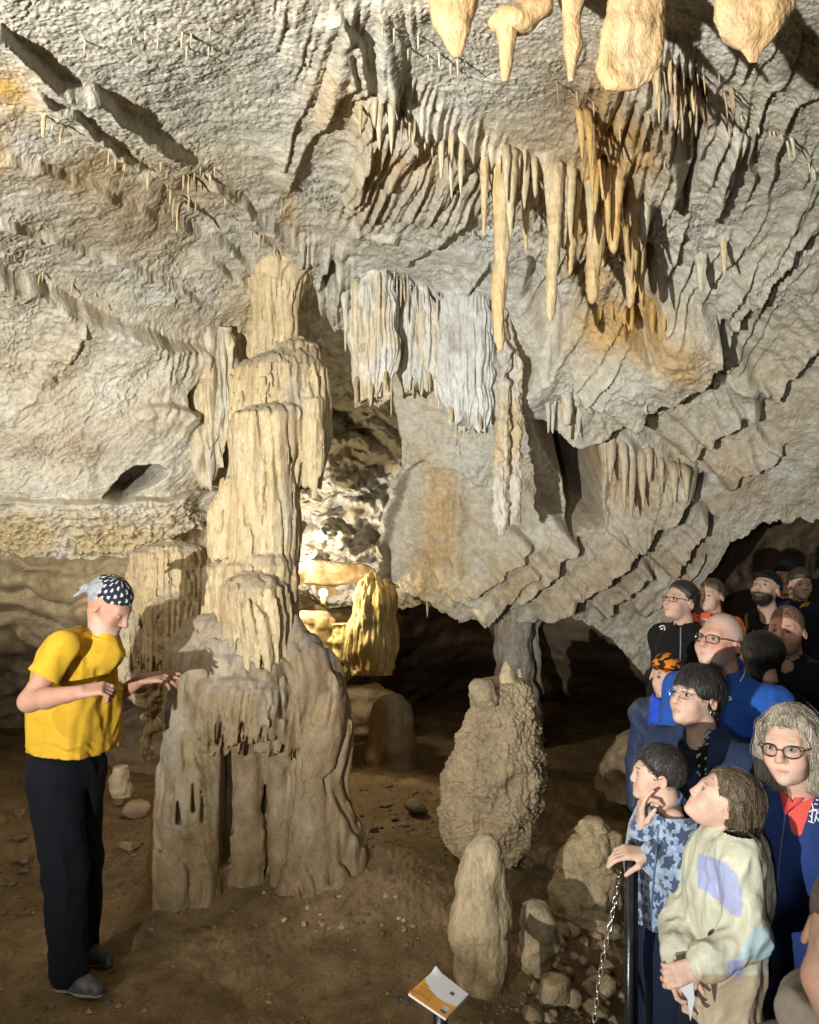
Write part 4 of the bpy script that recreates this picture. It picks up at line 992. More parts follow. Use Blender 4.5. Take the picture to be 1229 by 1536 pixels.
def gravel(name, label, n_, spots, seed, r0, r1, cols):
    r_ = np.random.default_rng(seed); ico = np.array([[0, 0, 1], [.9, 0, .1], [.28, .85, .2], [-.72, .52, .0], [-.72, -.52, .15], [.28, -.85, .05], [0, 0, -.8]]); tri = np.array([[0, 1, 2], [0, 2, 3], [0, 3, 4], [0, 4, 5], [0, 5, 1], [6, 2, 1], [6, 3, 2], [6, 4, 3], [6, 5, 4], [6, 1, 5]])
    Vs, cs_ = [], []
    for k in range(n_):
        cx_, cy_, sx_, sy_ = spots[r_.integers(len(spots))]; X_, Y_ = r_.normal(cx_, sx_), r_.normal(cy_, sy_)
        if Y_ < 1.3: continue
        a_ = r_.uniform(0, 6.28); c_, s_ = math.cos(a_), math.sin(a_); v = ico*r_.uniform(.7, 1.3, (7, 3)); v = np.c_[v[:, 0]*c_-v[:, 1]*s_, v[:, 0]*s_+v[:, 1]*c_, v[:, 2]*.6]*(r0+(r1-r0)*r_.random()**4)
        Vs.append(v+[X_, Y_, 0]); cs_.append(np.broadcast_to(cols[r_.integers(len(cols))]*r_.uniform(.7, 1.2), (7, 3)))
    V = np.concatenate(Vs); m_ = len(Vs); cen = V.reshape(m_, 7, 3).mean(1); fx_, fy_ = cen[:, 0], cen[:, 1]
    zz = floor_z(fx_, fy_)+.022*fbm(fx_*2.3, fy_*2.3, 0*fx_+2, 3)+.006*fbm(fx_*9, fy_*9, 0*fx_+4, 2); V = V+np.repeat(np.c_[0*zz, 0*zz, zz+.002], 7, 0)
    o = mesh_obj(name, V, (np.arange(m_)[:, None, None]*7+tri[None]).reshape(-1, 3), M_STONE, col=np.concatenate(cs_), smooth=False); tag(o, label, 'gravel', None, 'stuff')
gravel('gravel', 'loose gravel and grit scattered over the clay floor', 5200, [(.72, 2.75, .18, .45), (.65, 3.4, .15, .3), (-.15, 4.0, .35, .22), (-.2, 4.9, .4, .6), (-1.5, 4.8, .5, .5), (-.7, 3.0, .9, .7), (.3, 3.0, .5, .5), (.2, 5.6, .5, .6), (-1.9, 3.9, .3, .5)], 3, .003, .022, [BROWN*.8, BROWN*.6, MUD*1.3, MUD, DARK*.6])
print('forms', round(time.time()-T0, 1))
# ================================================================ people: one smooth implicit surface each
def trace(fn, px, py, y0, y1):
    d = np.array([(px-CX)/F, 1, (CY-py)/F], np.float32); o = np.array([0, 0, CAMZ], np.float32); t = y0
    for _ in range(60):
        v = float(fn((o+d*t)[None].astype(np.float32))[0])
        if v < .0008: return o+d*t
        t += max(v*.7, .0006)
        if t > y1: return None
    return o+d*t

# ---- materials of people
def vc_mat(name, rough=.6, sss=0., bump=.15, bscale=260, stretch=(1, 1, 1), dist=.002, spec=.3, sheen=0., var=.12):
    m, nt, b = new_mat(name); L = nt.links.new
    at = node(nt, 'ShaderNodeAttribute'); at.attribute_name = 'Col'
    geo = node(nt, 'ShaderNodeNewGeometry'); mp = node(nt, 'ShaderNodeMapping'); mp.inputs['Scale'].default_value = stretch
    L(geo.outputs['Position'], mp.inputs['Vector'])
    n = node(nt, 'ShaderNodeTexNoise'); n.inputs['Scale'].default_value = bscale; n.inputs['Detail'].default_value = 3
    L(mp.outputs[0], n.inputs['Vector'])
    n0 = node(nt, 'ShaderNodeTexNoise'); n0.inputs['Scale'].default_value = bscale*.12; n0.inputs['Detail'].default_value = 3
    L(mp.outputs[0], n0.inputs['Vector'])
    ad = node(nt, 'ShaderNodeMath', operation='ADD'); L(n.outputs['Fac'], ad.inputs[0]); L(n0.outputs['Fac'], ad.inputs[1])
    r = node(nt, 'ShaderNodeMapRange'); r.inputs[1].default_value = .7; r.inputs[2].default_value = 1.3
    r.inputs[3].default_value = 1-var; r.inputs[4].default_value = 1+var
    L(ad.outputs[0], r.inputs[0])
    vm = node(nt, 'ShaderNodeVectorMath', operation='SCALE'); L(at.outputs['Color'], vm.inputs[0]); L(r.outputs[0], vm.inputs['Scale'])
    L(vm.outputs[0], b.inputs['Base Color']); b.inputs['Roughness'].default_value = rough
    b.inputs['Specular IOR Level'].default_value = spec
    if sss:
        b.inputs['Subsurface Weight'].default_value = sss; b.inputs['Subsurface Radius'].default_value = (.012, .004, .002); b.inputs['Subsurface Scale'].default_value = 1.0
    if sheen: b.inputs['Sheen Weight'].default_value = sheen
    bp = node(nt, 'ShaderNodeBump'); bp.inputs['Strength'].default_value = bump; bp.inputs['Distance'].default_value = dist
    L(n.outputs['Fac'], bp.inputs['Height']); L(bp.outputs[0], b.inputs['Normal'])
    return m
M_SKIN = vc_mat('skin', .58, .05, .5, 240, dist=.0016, var=.10)
M_CLOTH = vc_mat('woven_cloth', .9, 0, .18, 700, sheen=.02, var=.10, spec=.12)
M_NYLON = vc_mat('crinkled_nylon', .55, 0, .5, 60, dist=.006, var=.05, spec=.4)
M_FLEECE = vc_mat('fleece', .95, 0, .7, 330, dist=.004, sheen=.3, var=.2)
M_HAIR = vc_mat('hair', .42, 0, .9, 330, stretch=(1, 1, .12), dist=.004, var=.5, spec=.5)
M_EYE = vc_mat('eyeball', .12, 0, 0, 10, var=0, spec=.5)
M_SHOE = vc_mat('shoe_leather', .5, 0, .3, 200)
M_FRAME = plain_mat('spectacle_frame', (.02, .015, .015), .3)
M_METAL = plain_mat('brushed_steel', (.45, .45, .46), .35, 1.0, bump=.1)
def lens_mat():
    m, nt, b = new_mat('spectacle_lens'); L = nt.links.new
    tr = node(nt, 'ShaderNodeBsdfTransparent'); tr.inputs[0].default_value = (.93, .94, .95, 1); gl = node(nt, 'ShaderNodeBsdfGlossy'); gl.inputs['Roughness'].default_value = .02
    mx = node(nt, 'ShaderNodeMixShader'); mx.inputs[0].default_value = .06
    pass; L(tr.outputs[0], mx.inputs[1]); L(gl.outputs[0], mx.inputs[2])
    L(mx.outputs[0], nt.nodes['Material Output'].inputs['Surface']); return m
M_LENS = lens_mat()
def star_mat():
    m, nt, b = new_mat('star_fleece'); L = nt.links.new
    geo = node(nt, 'ShaderNodeNewGeometry'); sep = node(nt, 'ShaderNodeSeparateXYZ'); L(geo.outputs['Position'], sep.inputs[0])
    ad = node(nt, 'ShaderNodeMath', operation='SUBTRACT'); L(sep.outputs[0], ad.inputs[0]); L(sep.outputs[1], ad.inputs[1])
    cmb = node(nt, 'ShaderNodeCombineXYZ'); L(ad.outputs[0], cmb.inputs[0]); L(sep.outputs[2], cmb.inputs[1])
    def stars(scale, inner, lw):
        vo = node(nt, 'ShaderNodeTexVoronoi'); vo.voronoi_dimensions = '2D'; vo.inputs['Scale'].default_value = scale; vo.inputs['Randomness'].default_value = .75
        L(cmb.outputs[0], vo.inputs['Vector'])
        sb_ = node(nt, 'ShaderNodeVectorMath', operation='SUBTRACT'); mu = node(nt, 'ShaderNodeVectorMath', operation='SCALE'); mu.inputs['Scale'].default_value = 1.0
        L(cmb.outputs[0], sb_.inputs[0]); L(vo.outputs['Position'], sb_.inputs[1])
        s2_ = node(nt, 'ShaderNodeSeparateXYZ'); L(sb_.outputs[0], s2_.inputs[0])
        at = node(nt, 'ShaderNodeMath', operation='ARCTAN2'); L(s2_.outputs[0], at.inputs[0]); L(s2_.outputs[1], at.inputs[1])
        rnd = node(nt, 'ShaderNodeSeparateColor'); L(vo.outputs['Color'], rnd.inputs[0])
        ph = node(nt, 'ShaderNodeMath', operation='MULTIPLY_ADD'); L(rnd.outputs[0], ph.inputs[0]); ph.inputs[1].default_value = 1.2; L(at.outputs[0], ph.inputs[2])
        # five pointed star: fold the angle
        m5 = node(nt, 'ShaderNodeMath', operation='PINGPONG'); L(ph.outputs[0], m5.inputs[0]); m5.inputs[1].default_value = math.pi/5
        ln = node(nt, 'ShaderNodeVectorMath', operation='LENGTH'); L(sb_.outputs[0], ln.inputs[0])
        co = node(nt, 'ShaderNodeMath', operation='MULTIPLY_ADD'); L(m5.outputs[0], co.inputs[0]); co.inputs[1].default_value = 1.7; co.inputs[2].default_value = 1.0
        rr = node(nt, 'ShaderNodeMath', operation='MULTIPLY'); L(ln.outputs['Value'], rr.inputs[0]); L(co.outputs[0], rr.inputs[1])
        sz = node(nt, 'ShaderNodeMath', operation='MULTIPLY_ADD'); L(rnd.outputs[1], sz.inputs[0]); sz.inputs[1].default_value = inner*.5; sz.inputs[2].default_value = inner*.7
        lt = node(nt, 'ShaderNodeMath', operation='LESS_THAN'); L(rr.outputs[0], lt.inputs[0]); L(sz.outputs[0], lt.inputs[1])
        return lt, rr, sz
    a1, r1, z1 = stars(19, .024, 0); a2, r2, z2 = stars(33, .010, 0)
    mx = node(nt, 'ShaderNodeMath', operation='MAXIMUM'); L(a1.outputs[0], mx.inputs[0]); L(a2.outputs[0], mx.inputs[1])
    nz = node(nt, 'ShaderNodeTexNoise'); nz.inputs['Scale'].default_value = 55; L(geo.outputs['Position'], nz.inputs['Vector'])
    rm = node(nt, 'ShaderNodeMapRange'); rm.inputs[1].default_value = .4; rm.inputs[2].default_value = .62; L(nz.outputs['Fac'], rm.inputs[0])
    c0 = node(nt, 'ShaderNodeMix', data_type='RGBA'); c0.inputs[6].default_value = (.30, .38, .50, 1); c0.inputs[7].default_value = (.17, .24, .36, 1); L(rm.outputs[0], c0.inputs[0])
    c1 = node(nt, 'ShaderNodeMix', data_type='RGBA'); L(mx.outputs[0], c1.inputs[0]); L(c0.outputs[2], c1.inputs[6]); c1.inputs[7].default_value = (.035, .055, .11, 1)
    L(c1.outputs[2], b.inputs['Base Color']); b.inputs['Roughness'].default_value = .95; b.inputs['Sheen Weight'].default_value = .3
    n = node(nt, 'ShaderNodeTexNoise'); n.inputs['Scale'].default_value = 300; L(geo.outputs['Position'], n.inputs['Vector'])
    bp = node(nt, 'ShaderNodeBump'); bp.inputs['Strength'].default_value = .6; bp.inputs['Distance'].default_value = .004; L(n.outputs['Fac'], bp.inputs['Height']); L(bp.outputs[0], b.inputs['Normal'])
    return m
M_STAR = star_mat()

# ---- head
class Head:
    def __init__(s, px, py, Y, scale, yaw, pitch, roll=0, fat=1.0, beard=0, child=False):
        s.c = P(px, py, Y).astype(np.float32); s.s = scale; s.R = head_rot(yaw, pitch, roll).astype(np.float32); s.fat = fat; s.child = child
    def loc(s, p): return ((p-s.c) @ s.R)/s.s
    def wld(s, q): return s.c+(np.asarray(q, np.float32)*s.s) @ s.R.T
    def fn(s, p):
        q = s.loc(p); q = q.astype(np.float32); f = s.fat; ch = s.child
        qa = q.copy(); qa[:, 0] = np.abs(qa[:, 0])
        d = el(q, (0, .014, .030), (.076, .097, .090))
        d = smin(d, el(q, (0, -.028, -.030), (.060*f, .064, .082)), .03)
        d = smin(d, el(q, (0, -.034, -.070), (.050*f, .050, .040)), .03)
        d = smin(d, el(q, (0, -.076, -.096), (.019*f, .016, .014 if not ch else .011)), .025)
        d = smin(d, el(qa, (.040*f, -.060, -.036), (.024, .022, .024)), .025)
        d = smin(d, rc(qa, (.0, -.083, .020), (.040, -.070, .022), .013 if not ch else .009, .010), .02)
        d = np.maximum(d, -el(qa, (.031, -.101, .001), (.0175, .017, .0105))*1.0) if False else -smin(-d, el(qa, (.031, -.1015, .001), (.019, .019, .0115)), .010)
        d = smin(d, rc(qa, (.018, -.0835, .0075), (.044, -.0745, .0055), .0055, .005), .004)      # upper lid
        d = smin(d, rc(qa, (.019, -.0825, -.0085), (.043, -.0745, -.0075), .0042, .004), .004)      # lower lid
        nl_ = .9 if ch else 1.0
        d = smin(d, rc(q, (0, -.088, .012), (0, -.108*nl_-.002, -.028), .0085, .0115), .012)
        d = smin(d, el(q, (0, -.108*nl_, -.031), (.0125, .012, .010)), .008)
        d = smin(d, el(qa, (.0125, -.0985, -.034), (.0085, .010, .0075)), .006)
        d = -smin(-d, el(qa, (.0065, -.104, -.0425), (.0042, .006, .004)), .004)
        d = smin(d, rc(qa, (0, -.0940, -.0600), (.026, -.0835, -.0655), .0040, .0018), .006)
        d = smin(d, rc(qa, (0, -.0930, -.0730), (.023, -.0830, -.0685), .0046, .0018), .006)
        d = -smin(-d, rc(qa, (0, -.0990, -.0665), (.026, -.0875, -.0670), .0022, .0012), .003)
        if not ch: d = -smin(-d, rc(qa, (.019, -.1055, -.036), (.031, -.092, -.066), .0035, .002), .009)
        e = el(qa, (.079, .012, -.008), (.0095, .019, .031), roty(-.25) @ rotx(.15))
        e = -smin(-e, el(qa, (.0885, .008, -.006), (.007, .011, .020)), .005)
        d = smin(d, e, .006)
        nk_ = .052*min(f, 1.1)*(.84 if ch else 1)
        d = d*s.s
        nb_ = s.nbw if hasattr(s, 'nbw') else s.wld((0, .035, -.17))
        return smin(d, rc(p, s.wld((0, .022, -.05)), nb_+np.array([0, 0, -.03], np.float32), nk_*s.s, nk_*1.06*s.s), .025*s.s)
    def scalp(s, p, infl, front=.075, temple=.035, ear=.02, back=-.06, y0=-.09):
        """hair cap: inflated cranium above a hair line"""
        q = s.loc(p)
        lim = np.interp(q[:, 1], [-.12, y0, -.045, -.012, .012, .035, .06, .12], [front, front, temple, ear, ear+.01, ear-.03, back, back])
        lim = lim+.004*perlin(q[:, 0]*70, q[:, 1]*70, 0*lim)
        d = el(q, (0, .014, .030), (.076, .097, .090))-infl*(.12+.88*sstep(-.002, .035, q[:, 2]-lim))
        return np.maximum(d, (lim-q[:, 2])*.75)*s.s
def head_colors(hd, V, skin, lips=1.0, brow=(.09, .06, .04), browa=.85, stubble=None, buzz=None, blush=.25):
    q = hd.loc(V.astype(np.float32)); qa = q.copy(); qa[:, 0] = np.abs(qa[:, 0])
    skin = np.array(skin); c = np.broadcast_to(skin, q.shape).copy().astype(float)
    def dab(cent, r, col, a, soft=.5):
        k = np.sqrt((((qa-np.array(cent))/np.array(r))**2).sum(1)); w_ = a*sstep(1, soft, k)
        c[:] = c*(1-w_[:, None])+np.array(col)*w_[:, None]
    mo = perlin(q[:, 0]*26, q[:, 1]*26, q[:, 2]*26)+.6*perlin(q[:, 0]*70+3, q[:, 1]*70, q[:, 2]*70)
    c *= (1+.10*mo[:, None]*np.array([.5, 1.0, 1.1]))
    red = skin*np.array([1.0, .68, .62])
    dab((.04, -.07, -.032), (.03, .03, .025), red, blush); dab((0, -.112, -.03), (.016, .02, .016), red, blush*1.3); dab((.08, .01, -.01), (.02, .03, .035), red, blush)
    dab((0, -.094, -.0665), (.028, .02, .0115), skin*np.array([.86, .58, .55]), .6*lips, .6)
    dab((0, -.094, -.0667), (.027, .02, .0020), skin*.25, .75, .4)
    dab((.031, -.085, .001), (.022, .025, .014), skin*np.array([.72, .60, .56]), .5)
    dab((.031, -.084, .0255), (.021, .03, .0052), brow, browa, .55); dab((.0065, -.104, -.0425), (.0042, .008, .0035), skin*.2, .8)
    dab((.031, -.084, .0075), (.019, .02, .0036), np.array(brow)*.5, .85, .4)
    if stubble is not None:
        col, a = stubble; n_ = np.clip(.85+.35*perlin(q[:, 0]*120, q[:, 1]*120, q[:, 2]*120), 0, 1.2)
        f_ = sstep(-.035, -.06, q[:, 2]+.25*np.maximum(q[:, 1]+.06, 0)*0)*sstep(.03, -.02, q[:, 1])*sstep(-.16, -.115, q[:, 2])
        f_ = f_*(1-.8*np.exp(-((qa[:, 0]/.017)**2+((q[:, 2]+.0690)/.0065)**2)))
        f_ = np.maximum(f_, np.exp(-((qa[:, 0]/.030)**2+((q[:, 2]+.050)/.008)**2))*(q[:, 1] < -.07)*.9)
        w_ = np.clip(a*f_*n_, 0, 1); c = c*(1-w_[:, None])+np.array(col)*w_[:, None]
    if buzz is not None:
        col, a, front, temple, ear, back = buzz
        lim = np.interp(q[:, 1], [-.12, -.09, -.045, -.012, .012, .035, .06, .12], [front, front, temple, ear, ear+.01, ear-.03, back, back])
        n_ = np.clip(.8+.5*perlin(q[:, 0]*110, q[:, 1]*110, q[:, 2]*110), 0, 1.1)
        w_ = np.clip(a*sstep(-.008, .010, q[:, 2]-lim)*n_*(1-(np.abs(qa[:, 0]) > .083)), 0, 1); c = c*(1-w_[:, None])+np.array(col)*w_[:, None]
    return c
def eyes(hd, parent, iris=(.10, .06, .03), look=(0, 0)):
    th_ = np.linspace(0, 2*np.pi, 20, endpoint=False); ph_ = np.linspace(0, np.pi, 24)
    T_, H_ = np.meshgrid(th_, ph_); d = np.stack([np.sin(H_)*np.cos(T_), -np.cos(H_), np.sin(H_)*np.sin(T_)], -1).reshape(-1, 3)
    ang = np.repeat(ph_, 20); col = np.where(ang[:, None] < .26, [.004, .004, .004], np.where(ang[:, None] < .56, np.array(iris), [.34, .29, .265]))
    Rl = rotz(math.radians(look[0])) @ rotx(-math.radians(look[1]))
    for sx in (-1, 1):
        V = hd.wld((d @ Rl.T)*.0122+np.array([sx*.031, -.0755, .0005]))
        mesh_obj('eye', V, grid_faces(24, 20, True), M_EYE, parent, col=col)
def glasses(hd, parent, w_=.024, h=.017, wire=.0016, round_=.6, mat=None, drop=0.0):
    parts = []; lens = []
    for sx in (-1, 1):
        th_ = np.linspace(0, 2*np.pi, 28); e = round_
        ux = np.sign(np.cos(th_))*np.abs(np.cos(th_))**e; uz = np.sign(np.sin(th_))*np.abs(np.sin(th_))**e
        ring = np.stack([sx*.033+w_*ux, -.1035+.010*((sx*.033+w_*ux)/.06)**2*2, -.003+drop+h*uz], 1)
        parts.append(tube(hd.wld(ring), wire*hd.s, 6, False))
        W = hd.wld(np.concatenate([ring[:-1], ring[:-1].mean(0)[None]])); k = len(W)-1; j = np.arange(k); lens.append((W, [np.stack([np.full(k, k), j, (j+1) % k], 1)]))
        parts.append(tube(hd.wld(np.array([[sx*(.033+w_), -.094, .003+drop], [sx*.074, -.075, .006+drop], [sx*.081, -.02, .008+drop], [sx*.083, .012, .010+drop], [sx*.082, .025, -.004+drop]])), wire*hd.s, 6, True))
    parts.append(tube(hd.wld(np.array([[-.010, -.106, .002+drop], [0, -.109, .004+drop], [.010, -.106, .002+drop]])), wire*hd.s, 6))
    V, f = merge(parts); g = mesh_obj('glasses', V, f, mat or M_FRAME, parent)
    V, f = merge(lens); mesh_obj('lens', V, f, M_LENS, g)
def hand_prims(wr, d, nrm, size=1.0, curl=(.5, .6, .7, .8), spread=.08, thumb=1, thumb_curl=.5):
    """wrist point, direction of the palm, palm normal (side the fingers bend to); thumb=+1/-1 side"""
    d = np.asarray(d, float); d /= np.linalg.norm(d); nrm = np.asarray(nrm, float); nrm -= d*(nrm @ d); nrm /= np.linalg.norm(nrm); la = np.cross(d, nrm)
    wr = np.asarray(wr, float); S = size; out = []
    for o in (-.026, -.009, .009, .026): out.append((wr+la*o*.7*S, wr+d*.082*S+la*o*S, .014*S, .0115*S, .012))
    ln = [(.040, .026, .020), (.045, .029, .021), (.041, .027, .020), (.032, .021, .018)]
    for i in range(4):
        o = (-.0285+.019*i)*thumb*-1
        p = wr+d*.084*S+la*o*S; a = 0; dd = d+la*(o*spread*12); dd /= np.linalg.norm(dd); c_ = curl[i]
        for k in range(3):
            a += c_*(.9, 1.0, .7)[k]; v = dd*math.cos(a)+nrm*math.sin(a); q = p+v*ln[i][k]*S
            out.append((p, q, (.0092-.0008*k)*S, (.0086-.0010*k)*S, .004)); p = q
    t0 = wr+d*.022*S+la*.020*S*thumb; t1 = t0+(d*.55+la*.75*thumb+nrm*.35)*.042*S; v = d*(.9)+la*.15*thumb+nrm*(.25+thumb_curl*.6); v /= np.linalg.norm(v)
    t2 = t1+v*.032*S; v2 = v+nrm*.4*thumb_curl; v2 /= np.linalg.norm(v2); t3 = t2+v2*.026*S
    out += [(t0, t1, .0145*S, .0115*S, .010), (t1, t2, .0108*S, .0098*S, .005), (t2, t3, .0098*S, .0082*S, .004)]
    return out
def prims_fn(prims, k0=None):
    def f(p):
        d = None
        for (a, b, ra, rb, k) in prims:
            e = rc(p, a, b, ra, rb); d = e if d is None else smin(d, e, k)
        return d
    return f
def folds(p, amp, sc=9., seed=0., dirz=.45):
    x, y, z = p[:, 0]*sc+seed, p[:, 1]*sc, p[:, 2]*sc*dirz
    w_ = perlin(x*.5, y*.5, z*.5+seed)
    return amp*(np.abs(perlin(x+w_, y-w_, z+1.5*w_))*2-.5)+amp*.5*(np.abs(perlin(x*2.1+w_, y*2.1, z*2.6+w_*2))*2-.5)

class Person:
    """Empty on the floor; children: body (skin), garments, hair and so on"""
    def __init__(s, label, hd, byaw, feet=None, group='visitors listening to the guide', width=1.0, depth=1.0, lean=(0, 0), gz=None, kb=None):
        s.hd = hd; k = hd.s; s.k = kb or k; s.nb = hd.wld((0, .035, -.15)) if False else hd.c+np.array([0, 0, -.140*k])+(hd.R @ np.array([0, .03, 0]))*k
        hd.nbw = s.nb.astype(np.float32)
        fx, fy = (s.nb[0]+lean[0], s.nb[1]+lean[1]) if feet is None else feet
        s.gz = float(floor_z(fx, fy)) if gz is None else gz
        s.root = empty('person', (fx, fy, s.gz)); tag(s.root, label, 'person', group)
        s.B = rotz(math.radians(byaw)); s.foot = np.array([fx, fy, s.gz]); s.W = width; s.D = depth
        s.hip = np.array([fx, fy, s.gz+(s.nb[2]-s.gz)*.60]); s.H = s.nb[2]-s.gz
        k = s.k
        s.sh = [s.nb+s.B @ (np.array([sx*.180*width, .01, -.088])*k) for sx in (-1, 1)]   # person's right, left
    def L(s, o, x, y, z): return o+s.B @ (np.array([x, y, z])*s.k)
    def torso(s, infl=0., belly=.0, chest=1.0):
        B = s.B; k = s.k; up = s.nb-s.hip; W = s.W
        ch = s.hip+up*.72; be = s.hip+up*.36; hi = s.hip+up*.02
        def f(p):
            d = el(p, ch, ((.150*W+infl)*k, (.112*s.D*chest+infl)*k, (.17+infl)*k), B)
            d = smin(d, el(p, be+B @ np.array([0, -.03*belly, 0]), ((.142*W+infl+.02*belly)*k, (.110*s.D+infl+.05*belly)*k, (.17+infl)*k), B), .08*k)
            d = smin(d, el(p, hi, ((.150*W+infl)*k, (.112*s.D+infl)*k, (.13+infl)*k), B), .06*k)
            d = smin(d, rc(p, s.sh[0], s.sh[1], (.052+infl)*k, (.052+infl)*k), .06*k)
            d = smin(d, rc(p, s.nb+np.array([0, 0, -.06*k]), s.nb+np.array([0, 0, .0]), (.090+infl*.5)*k, (.056+infl*.3)*k), .07*k)
            return d
        return f
    def box(s, m=.3): 
        return np.minimum(s.hip, s.nb)-np.array([m*1.1, m*1.1, .12])*1., np.maximum(s.hip, s.nb)+np.array([m*1.1, m*1.1, .06])
    def add_body(s, h, skin, extra=None, box=None, hands=(), **kw):
        hd = s.hd; core = lambda p: smin(rc(p, s.nb+np.array([0, 0, .03]), s.hip, .05*s.k, .09*s.k), rc(p, s.sh[0], s.sh[1], .035*s.k, .035*s.k), .05)
        ex = prims_fn(extra) if extra else None
        def fn(p):
            d = smin(hd.fn(p), core(p), .03)
            return smin(d, ex(p), .02) if ex else d
        R = .16*s.k
        lo = np.minimum(hd.c-R, s.nb-np.array([.22*s.k, .22*s.k, .25])); hi = np.maximum(hd.c+R, s.nb+np.array([.22*s.k, .22*s.k, 0]))
        if box is not None: lo = np.minimum(lo, box[0]); hi = np.maximum(hi, box[1])
        V, Q = surface(fn, lo, hi, h)
        c = head_colors(hd, V, skin, **kw)
        q = hd.loc(V.astype(np.float32)); far = np.sqrt((q**2).sum(1)) > .17
        c[far] = np.array(skin)*.97
        if hands:                        # nails
            for tip in hands:
                w_ = np.exp(-(((V-tip)**2).sum(1))/(.006**2)); c = c*(1-.5*w_[:, None])+np.array(skin)[None]*[1.1, .95, .9]*.5*w_[:, None]
        s.body = mesh_obj('body', V, Q, M_SKIN, s.root, col=c); s.bfn = fn; return s.body
    def garment(s, name, fn, box, h, color, mat=None, fold=.008, fsc=9., seed=0., cut=None, colfn=None, dirz=.45):
        if callable(fn):
            def g(p):
                d = fn(p)+folds(p, fold, fsc, seed, dirz)
                if cut is not None: d = np.maximum(d, cut(p))
                return d
        V, Q = surface(g, box[0], box[1], h)
        c = np.broadcast_to(np.array(color), V.shape).copy() if colfn is None else colfn(V)
        o = mesh_obj(name, V, Q, mat or M_CLOTH, s.root, col=c); o_fn = g
        s.last = g; return o
    def trousers(s, color, h=.014, infl=.0, knee=(0, 0), ankle_w=.055, fold=.010, sep=.085, step_=(0, 0), shoe=(.05, .05, .05), top=.02, shoes=True, mat=None):
        k = s.k; fz = s.gz
        legs = []
        for i, sx in enumerate((-1, 1)):
            hp = s.L(s.hip, sx*sep, 0, -.02); st_ = (step_[0] if i == 0 else step_[1])
            an = s.L(np.array([s.foot[0], s.foot[1], fz]), sx*(sep+.02), -st_, 0)+np.array([0, 0, .085*k]); kn = (hp*.5+an*.5)+s.B @ np.array([0, -.02*k, 0])
            legs.append((hp, kn, an))
        def f(p):
            d = el(p, s.hip+np.array([0, 0, top]), ((.150*s.W+infl)*k, (.108*min(s.D, 1)+infl)*k, (.13)*k), s.B)
            dl = None
            for hp, kn, an in legs:
                e = smin(rc(p, hp, kn, (.092+infl)*k, (.070+infl)*k), rc(p, kn, an, (.070+infl)*k, (ankle_w+infl)*k), .03)
                dl = e if dl is None else np.minimum(dl, e)
            return smin(d, dl, .05*k)
        lo = np.array([min(s.hip[0], s.foot[0])-.34*k, min(s.hip[1], s.foot[1])-.34*k, fz+.03]); hi = np.array([max(s.hip[0], s.foot[0])+.34*k, max(s.hip[1], s.foot[1])+.34*k, s.hip[2]+.2*k])
        tr = s.garment('trousers', f, (lo, hi), h, color, mat, fold, 7., 3.)
        if shoes:
            for hp, kn, an in legs:
                fw = s.B @ np.array([0, -1., 0]); g0 = an.copy(); g0[2] = fz+.035*k
                def sf(p, g0=g0): 
                    d = smin(rc(p, g0-fw*.04*k+np.array([0, 0, .012*k]), g0+fw*.07*k+np.array([0, 0, .008*k]), .043*k, .040*k), rc(p, g0+fw*.07*k, g0+fw*.145*k, .040*k, .032*k), .03*k)
                    d = smin(d, rc(p, g0-fw*.025*k, g0-fw*.02*k+np.array([0, 0, .07*k]), .042*k, .042*k), .03*k)
                    return np.maximum(d, (fz+.004)-p[:, 2])
                V, Q = surface(sf, g0-.24*k, g0+np.array([.24*k, .24*k, .16*k]), .007 if h < .013 else .011)
                rz = (V[:, 2]-fz)/k; c = np.where(rz[:, None] < .024, np.array([.40, .36, .31]), np.array(shoe)*(.6+.8*np.clip(.5+perlin(V[:, 0]*45, V[:, 1]*45, V[:, 2]*30), 0, 1))[:, None]); so_ = mesh_obj('shoe', V, Q, M_SHOE, s.root, col=c)
                if h < .012:
                    lat = s.B @ np.array([1., 0, 0]); lc = []
                    for t_ in (.02, .04, .06, .08):
                        b0 = g0+fw*(t_+.01)*k+np.array([0, 0, (.052-.25*t_)*k]); lc.append(tube(np.array([b0-lat*.026*k-np.array([0, 0, .012*k]), b0-lat*.012*k+fw*.006, b0+lat*.012*k-fw*.004, b0+lat*.026*k-np.array([0, 0, .012*k])]), .0028, 6))
                    V, f = merge(lc); mesh_obj('laces', V, f, M_FRAME, so_)
        return tr
    def hair(s, fn, h, color, color2=None, box=None, name='hair', amp=.004, mat=None, freq=(70, 70, 9), strands=0, slen=.09, flow_dir=None):
        hd = s.hd; R = .17*s.k
        lo, hi = (hd.c-R, hd.c+R) if box is None else box
        def g(p):
            q = hd.loc(p); return fn(p)+amp*s.k*(np.abs(perlin(q[:, 0]*freq[0], q[:, 1]*freq[1], q[:, 2]*freq[2]))*2-.6)
        V, Q = surface(g, lo, hi, h)
        q = hd.loc(V.astype(np.float32)); n_ = np.clip(.5+1.0*perlin(q[:, 0]*60, q[:, 1]*60, q[:, 2]*8)+.5*perlin(q[:, 0]*150, q[:, 1]*150, q[:, 2]*14), 0, 1)
        c = np.array(color)*(1-n_[:, None])+np.array(color2 if color2 is not None else np.array(color)*.5)*n_[:, None]
        o = mesh_obj(name, V, Q, mat or M_HAIR, s.root, col=c)
